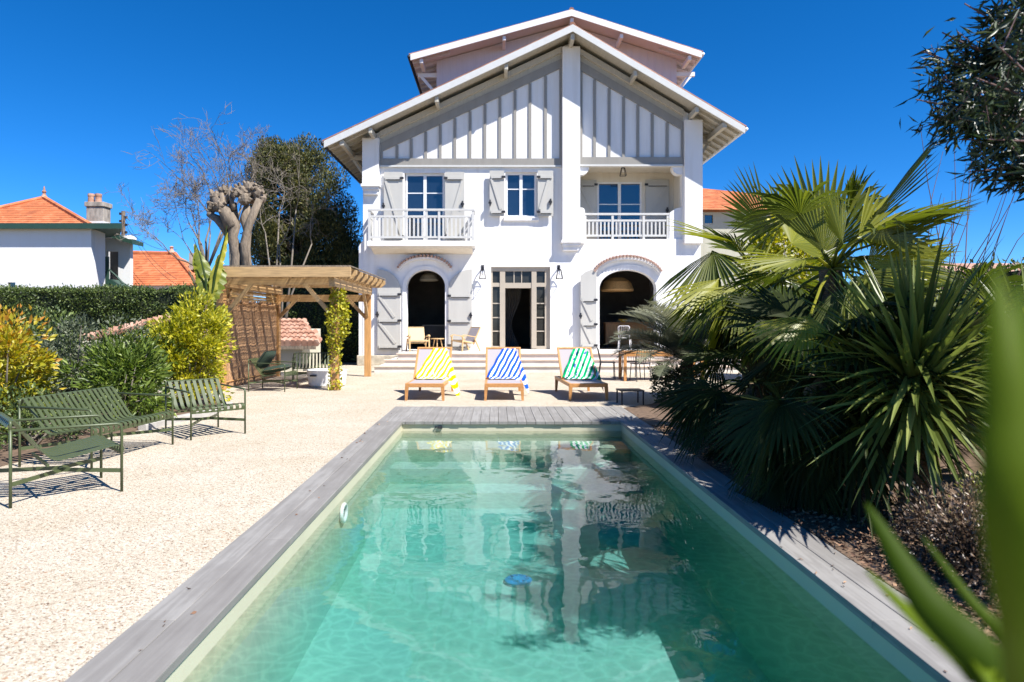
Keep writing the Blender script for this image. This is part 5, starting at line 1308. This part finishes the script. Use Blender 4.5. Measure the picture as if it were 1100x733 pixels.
palm('tall fan palm whose upright leaf stands highest against the sky', (X(880,d1), d1, 0), (X(893,d1), d1, 2.02), key, 13, .78, 71, skirt=9)
d2 = 8.6
key = [((826,248,8.4),(768,192,8.0),(-.3,-.7,.5),.92,90,'palm',.05),
       ((790,262,8.2),(712,238,7.8),(.05,-.35,1),.92,60,'palm2',.10),
       ((840,240,8.8),(855,200,9.0),(0,-1,.1),.62,130,'palm2',.05),
       ((772,300,7.6),(706,345,7.2),(-.3,-.45,1),.72,80,'palm2',.15),
       ((805,309,7.4),(738,322,7.0),(-.1,-.3,1),.72,50,'palm2',.10),
       ((765,270,8.0),(745,330,7.5),(-.6,-.6,.3),.85,100,'palm',.15),
       ((850,262,8.6),(865,232,9.2),(.1,-.9,.1),.7,150,'palm2',.02)]
palm('fan palm nearer the villa with leaves reaching over the dining table', (X(802,d2), d2, 0), (X(812,d2), d2, 2.05), key, 14, .78, 72, skirt=9)
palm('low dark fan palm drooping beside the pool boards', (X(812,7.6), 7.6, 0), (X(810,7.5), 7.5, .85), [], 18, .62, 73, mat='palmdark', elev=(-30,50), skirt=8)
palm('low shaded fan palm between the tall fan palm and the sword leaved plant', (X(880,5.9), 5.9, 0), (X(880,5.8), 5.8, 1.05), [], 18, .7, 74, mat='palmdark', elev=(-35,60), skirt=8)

palm('fan palm behind the big sword leaved rosette near the right edge', (X(1010,8.2), 8.2, 0), (X(1010,8.2), 8.2, 1.6), [], 14, .8, 75, elev=(-30,60), skirt=6)
# feathery palm close to the terrace
def feather_palm(label, base, crown, n, L, seed, mat='phoenix'):
    g = np.random.default_rng(seed); rt = root('feather_palm', label, 'palm', base); c = V(crown); m = MB(); m.tube([V(base), c],[.14,.12],10); m.build('trunk', M['palmtrunk'], rt, world=True)
    for i in range(n):
        az = 2*math.pi*i/n*2.618 + g.uniform(-.2,.2); el = R(g.uniform(28,86)); h = V((math.cos(az),math.sin(az),0)); ln = L*g.uniform(.8,1.1); m = MB(); pts = []
        for k in range(11):
            s = k/10; e = el - s*1.2; pts.append((pts[-1] + (h*math.cos(e)+V((0,0,1))*math.sin(e))*ln/10) if pts else c.copy())
        m.tube(pts, [.012*(1-.8*k/10) for k in range(11)], 4); sd = h.cross(V((0,0,1)))
        for k in range(8, 100):
            s = k/100*10; j = min(int(s),9); q = pts[j].lerp(pts[j+1], s-j); t = (pts[j+1]-pts[j]).normalized(); up = sd.cross(t); ll = ln*.26*math.sin(math.pi*min(1,.12+k/105))**.6
            for sg in (-1,1):
                dv = (sd*sg*.8 + t*.55 + up*(.28+g.normal()*.12)).normalized(); a = q; e_ = q+dv*ll+V((0,0,-.04*ll/.3)); w_ = t*.010; o = len(m.v); m.v += [tuple(a-w_),tuple(a+w_),tuple(a.lerp(e_,.5)+w_*.9),tuple(e_),tuple(a.lerp(e_,.5)-w_*.9)]; m.f += [(o,o+1,o+2,o+4),(o+4,o+2,o+3)]
        ob = m.build('frond', M[mat], rt, world=True, recalc=False); settint(ob, np.clip(g.uniform(.2,.9)+g.normal(0,.1,len(m.v)),0,1))
    return rt
feather_palm('grey green feathery palm in front of the right arch', (X(738,13.0),13.0,0), (X(738,13.0),13.0,.75), 50, 1.75, 81)

# sword leaved rosettes
def sword_plant(name, label, base, centre, n, L, W, mat, seed, up=.25, droop=.5, cat='plant', low=-1.0, stemr=.09):
    g = np.random.default_rng(seed); rt = root(name, label, cat, base); c = V(centre); m = MB(); m.tube([V(base), c+V((0,0,-.05))],[stemr*1.2,stemr],10); m.build('trunk', M['palmtrunk'], rt, world=True, smooth=True)
    m = MB(); tint = []; i = 0
    while i < n:
        dv = V(g.normal(0,1,3)).normalized()
        if dv.z < low: continue
        i += 1; dv = (dv + V((0,0,up))).normalized(); ll = L*g.uniform(.8,1.1); hor = V((dv.x,dv.y,0)); sd = dv.cross(V((0,0,1)))
        sd = sd.normalized() if sd.length > .05 else V((1,0,0)); sd = (sd + V(g.normal(0,.18,3))).normalized(); k = len(m.v); ns = 7; p = c + V((0,0,g.uniform(-.22,.12))) + dv*.04; e = dv.copy(); dr = droop*g.uniform(.3,1.3)*(1-abs(dv.z))
        for j in range(ns+1):
            s = j/ns; w_ = W*(.55+.45*min(1,s*4))*(1-max(0,(s-.35)/.65)**1.6*.98)/2; u = sd.cross(e).normalized()
            m.v += [tuple(p-sd*w_+u*w_*.35), tuple(p), tuple(p+sd*w_+u*w_*.35)]
            e = (e + V((0,0,-dr/ns*(.3+1.6*s)))).normalized(); p = p + e*ll/ns
        for j in range(ns):
            b = k+j*3; m.f += [(b,b+1,b+4,b+3),(b+1,b+2,b+5,b+4)]
        tint += [min(1,max(0,g.normal(.5,.22)))]*(3*(ns+1))
    o = m.build('foliage', M[mat], rt, world=True, recalc=False); settint(o, tint); return rt
sword_plant('sword_leaf_plant', 'big rosette of glossy green sword shaped leaves right of the pool', (X(990,5.0), 5.1, 0), (X(988,5.0), 5.05, 1.12), 440, 1.0, .05, 'sword', 91, .12, .45)
sword_plant('sword_leaf_plant', 'dark sword leaved plant behind the glossy rosette at the right edge', (X(1110,6.2), 6.2, 0), (X(1110,6.2), 6.2, 1.2), 180, .9, .05, 'sword', 92, .2, .5)
sword_plant('bronze_cordyline', 'small dark bronze spiky plant at the pool edge below the palms', (X(790,7.0), 7.0, 0), (X(790,7.0), 7.0, .2), 110, .5, .028, 'cordy', 93, .5, .4, low=-.1, stemr=.04)
sword_plant('trailing_plant', 'dark grassy clump hanging over the mulch under the big rosette', (X(925,5.3), 5.3, 0), (X(925,5.3), 5.3, .75), 170, .85, .035, 'palmdark', 94, .1, .9, stemr=.05)

# low bronze leaved shrub in the right foreground
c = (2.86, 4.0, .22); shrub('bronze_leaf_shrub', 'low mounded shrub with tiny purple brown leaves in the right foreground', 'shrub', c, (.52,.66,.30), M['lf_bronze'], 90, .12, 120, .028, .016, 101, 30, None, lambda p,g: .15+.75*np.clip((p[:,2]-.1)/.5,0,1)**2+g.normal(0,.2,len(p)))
c = (X(727,12.6), 12.6, .42); shrub('low_green_shrub', 'low dark leafy shrub between the dining table and the pool corner', 'shrub', c, (.6,.8,.45), M['lf_dark'], 40, .18, 90, .06, .03, 102, 10)
c = (X(850,7.6), 8.6, .5); shrub('dark_filler_shrub', 'dark leafy shrub in deep shade behind the fan palms', 'shrub', (4.7, 9.6, .8), (1.1,2.2,.8), M['lf_dark'], 90, .3, 110, .1, .045, 103, 14)
shrub('yellow_leaf_shrub', 'bright yellow green bush behind the fan palms near the sky line', 'shrub', (X(835,11.5), 11.5, 2.35), (.75,.7,.95), M['lf_yellow'], 46, .25, 90, .1, .05, 104, 10)

# ------------------------------------------------------------------ tree reaching in at the upper right
g = np.random.default_rng(111); base = V((4.55,4.4,0)); rt = root('narrow_leaf_tree', 'dark narrow leaved tree whose branches hang into the upper right corner', 'tree', base)
m = MB(); fork = V((4.4,4.35,2.3)); m.tube([base, V((4.5,4.4,1.2)), fork],[.10,.085,.07],9); tr = m.build('trunk', M['bark'], rt, world=True, smooth=True)
m = MB(); pos, dirs = [], []
tips = []
for i in range(74):
    while True:
        px, py = g.uniform(985,1190), g.uniform(-90,195)
        lim = 1045 - 0.0*py if py < 10 else (1012 if py < 60 else (998 if py < 130 else 1035 + (py-130)*.75))
        if px > lim: break
    tips.append(P(px,py,4.2+g.normal()*.28))
for t in ((990,55),(984,107),(1002,128),(1030,150),(1040,185),(1062,190),(1095,205),(1036,4),(1012,35),(1005,84)): tips.append(P(*t,4.15))
for q in tips:
    md = fork.lerp(q,.55)+V((g.normal()*.06,g.normal()*.06,.14)); m.tube([fork.lerp(q,.08),md,q],[.022,.012,.004],5)
    for k in range(4):
        s = q.lerp(md, g.uniform(0,.6)); e = s+V(g.normal(0,.10,3)); m.tube([s,e],[.005,.002],3)
        nl = 26; u = g.uniform(0,1,(nl,1)); pos.append(np.array(s)*(1-u)+np.array(e)*u+g.normal(0,.035,(nl,3))); dv = np.array((q-fork).normalized()); dirs.append(g.normal(0,.55,(nl,3))+dv*.5+np.array([0,0,-.35]))
m.build('branches', M['redtwig'], rt, world=True)
leaf_mesh('crown', np.concatenate(pos), np.concatenate(dirs), .105, .017, M['lf_dark'], rt, None, 112, world=True)

# ------------------------------------------------------------------ broad blades close to the camera
rt = root('broad_blade_plant', 'plant with broad green blade leaves very close to the camera at the right edge', 'plant', (.85, .62, 0)); g = np.random.default_rng(121)
def blade(pts, w_, tint, nrm=(-.3,-1,.35)):
    b = V((.85+g.normal()*.02,.62+g.normal()*.02,0)); P_ = [b]+[P(*q) for q in pts]; n = 26; m = MB(); k = len(P_)-1; nr = V(nrm).normalized()
    def cr(t):
        t = min(t, k-1e-6); i = int(t); f_ = t-i; p0,p1,p2,p3 = P_[max(i-1,0)],P_[i],P_[i+1],P_[min(i+2,k)]
        return .5*((2*p1)+(p2-p0)*f_+(2*p0-5*p1+4*p2-p3)*f_*f_+(3*p1-p0-3*p2+p3)*f_**3)
    for i in range(n+1):
        s = i/n; p = cr(s*k); t = (cr(min(s*k+.02,k))-cr(max(s*k-.02,0))).normalized(); sd = t.cross(nr).normalized(); ww = w_*(.75+.25*min(1,s*3))*(1-max(0,(s-.55)/.45)**1.8*.97)/2
        m.v += [tuple(p-sd*ww+nr*ww*.12), tuple(p), tuple(p+sd*ww+nr*ww*.12)]
    for i in range(n):
        for q in range(2): m.f.append((i*3+q,i*3+q+1,i*3+q+4,i*3+q+3))
    o = m.build('blade', M['blade'], rt, world=True, smooth=True, recalc=False); settint(o, [tint]*len(m.v)); s_ = o.modifiers.new('thick','SOLIDIFY'); s_.thickness = .0015
blade([(1185,940,.55),(1070,730,.56),(992,642,.60),(930,540,.66)], .035, .4)
blade([(1185,1000,.42),(1100,640,.31),(1083,430,.31),(1070,288,.34)], .024, .8, (-.5,-1,.1))
blade([(1200,1000,.44),(1128,600,.33),(1106,430,.34),(1094,300,.37)], .024, .65, (.3,-1,.1))
blade([(1160,880,.62),(1092,708,.66),(1040,642,.70),(990,575,.74)], .013, .6)
blade([(1130,880,.55),(1047,728,.58),(985,666,.62),(930,612,.67)], .022, .95, (.2,-.5,1))

# ------------------------------------------------------------------ bark chips and fallen leaves
g = np.random.default_rng(131); n = 9000
y = 1.5 + g.uniform(0,1,n)**1.5*8.5; x = 2.27 + np.abs(g.normal(0,.75,n)); p = np.stack([x,y,g.uniform(0,.025,n)],1)
dr = g.normal(0,1,(n,3)); dr[:,2] *= .22
o = leaf_mesh('bark_mulch', p, dr, .042, .018, M['chip'], None, None, 132); o['kind'] = 'stuff'; o['label'] = 'brown bark chips spread under the plants'; o['category'] = 'bark mulch'
n = 110; y = g.uniform(2.6,11.5,n); x = np.where(g.uniform(0,1,n)<.75, g.uniform(1.9,2.3,n), g.uniform(-1.8,-1.5,n)); p = np.stack([x,y,np.full(n,.006)],1); dr = g.normal(0,1,(n,3)); dr[:,2] = np.abs(dr[:,2])*.08
o = leaf_mesh('fallen_leaves', p, dr, .03, .014, M['chip'], None, None, 133); o['kind'] = 'stuff'; o['label'] = 'small dry leaves fallen on the pool boards'; o['category'] = 'leaf litter'
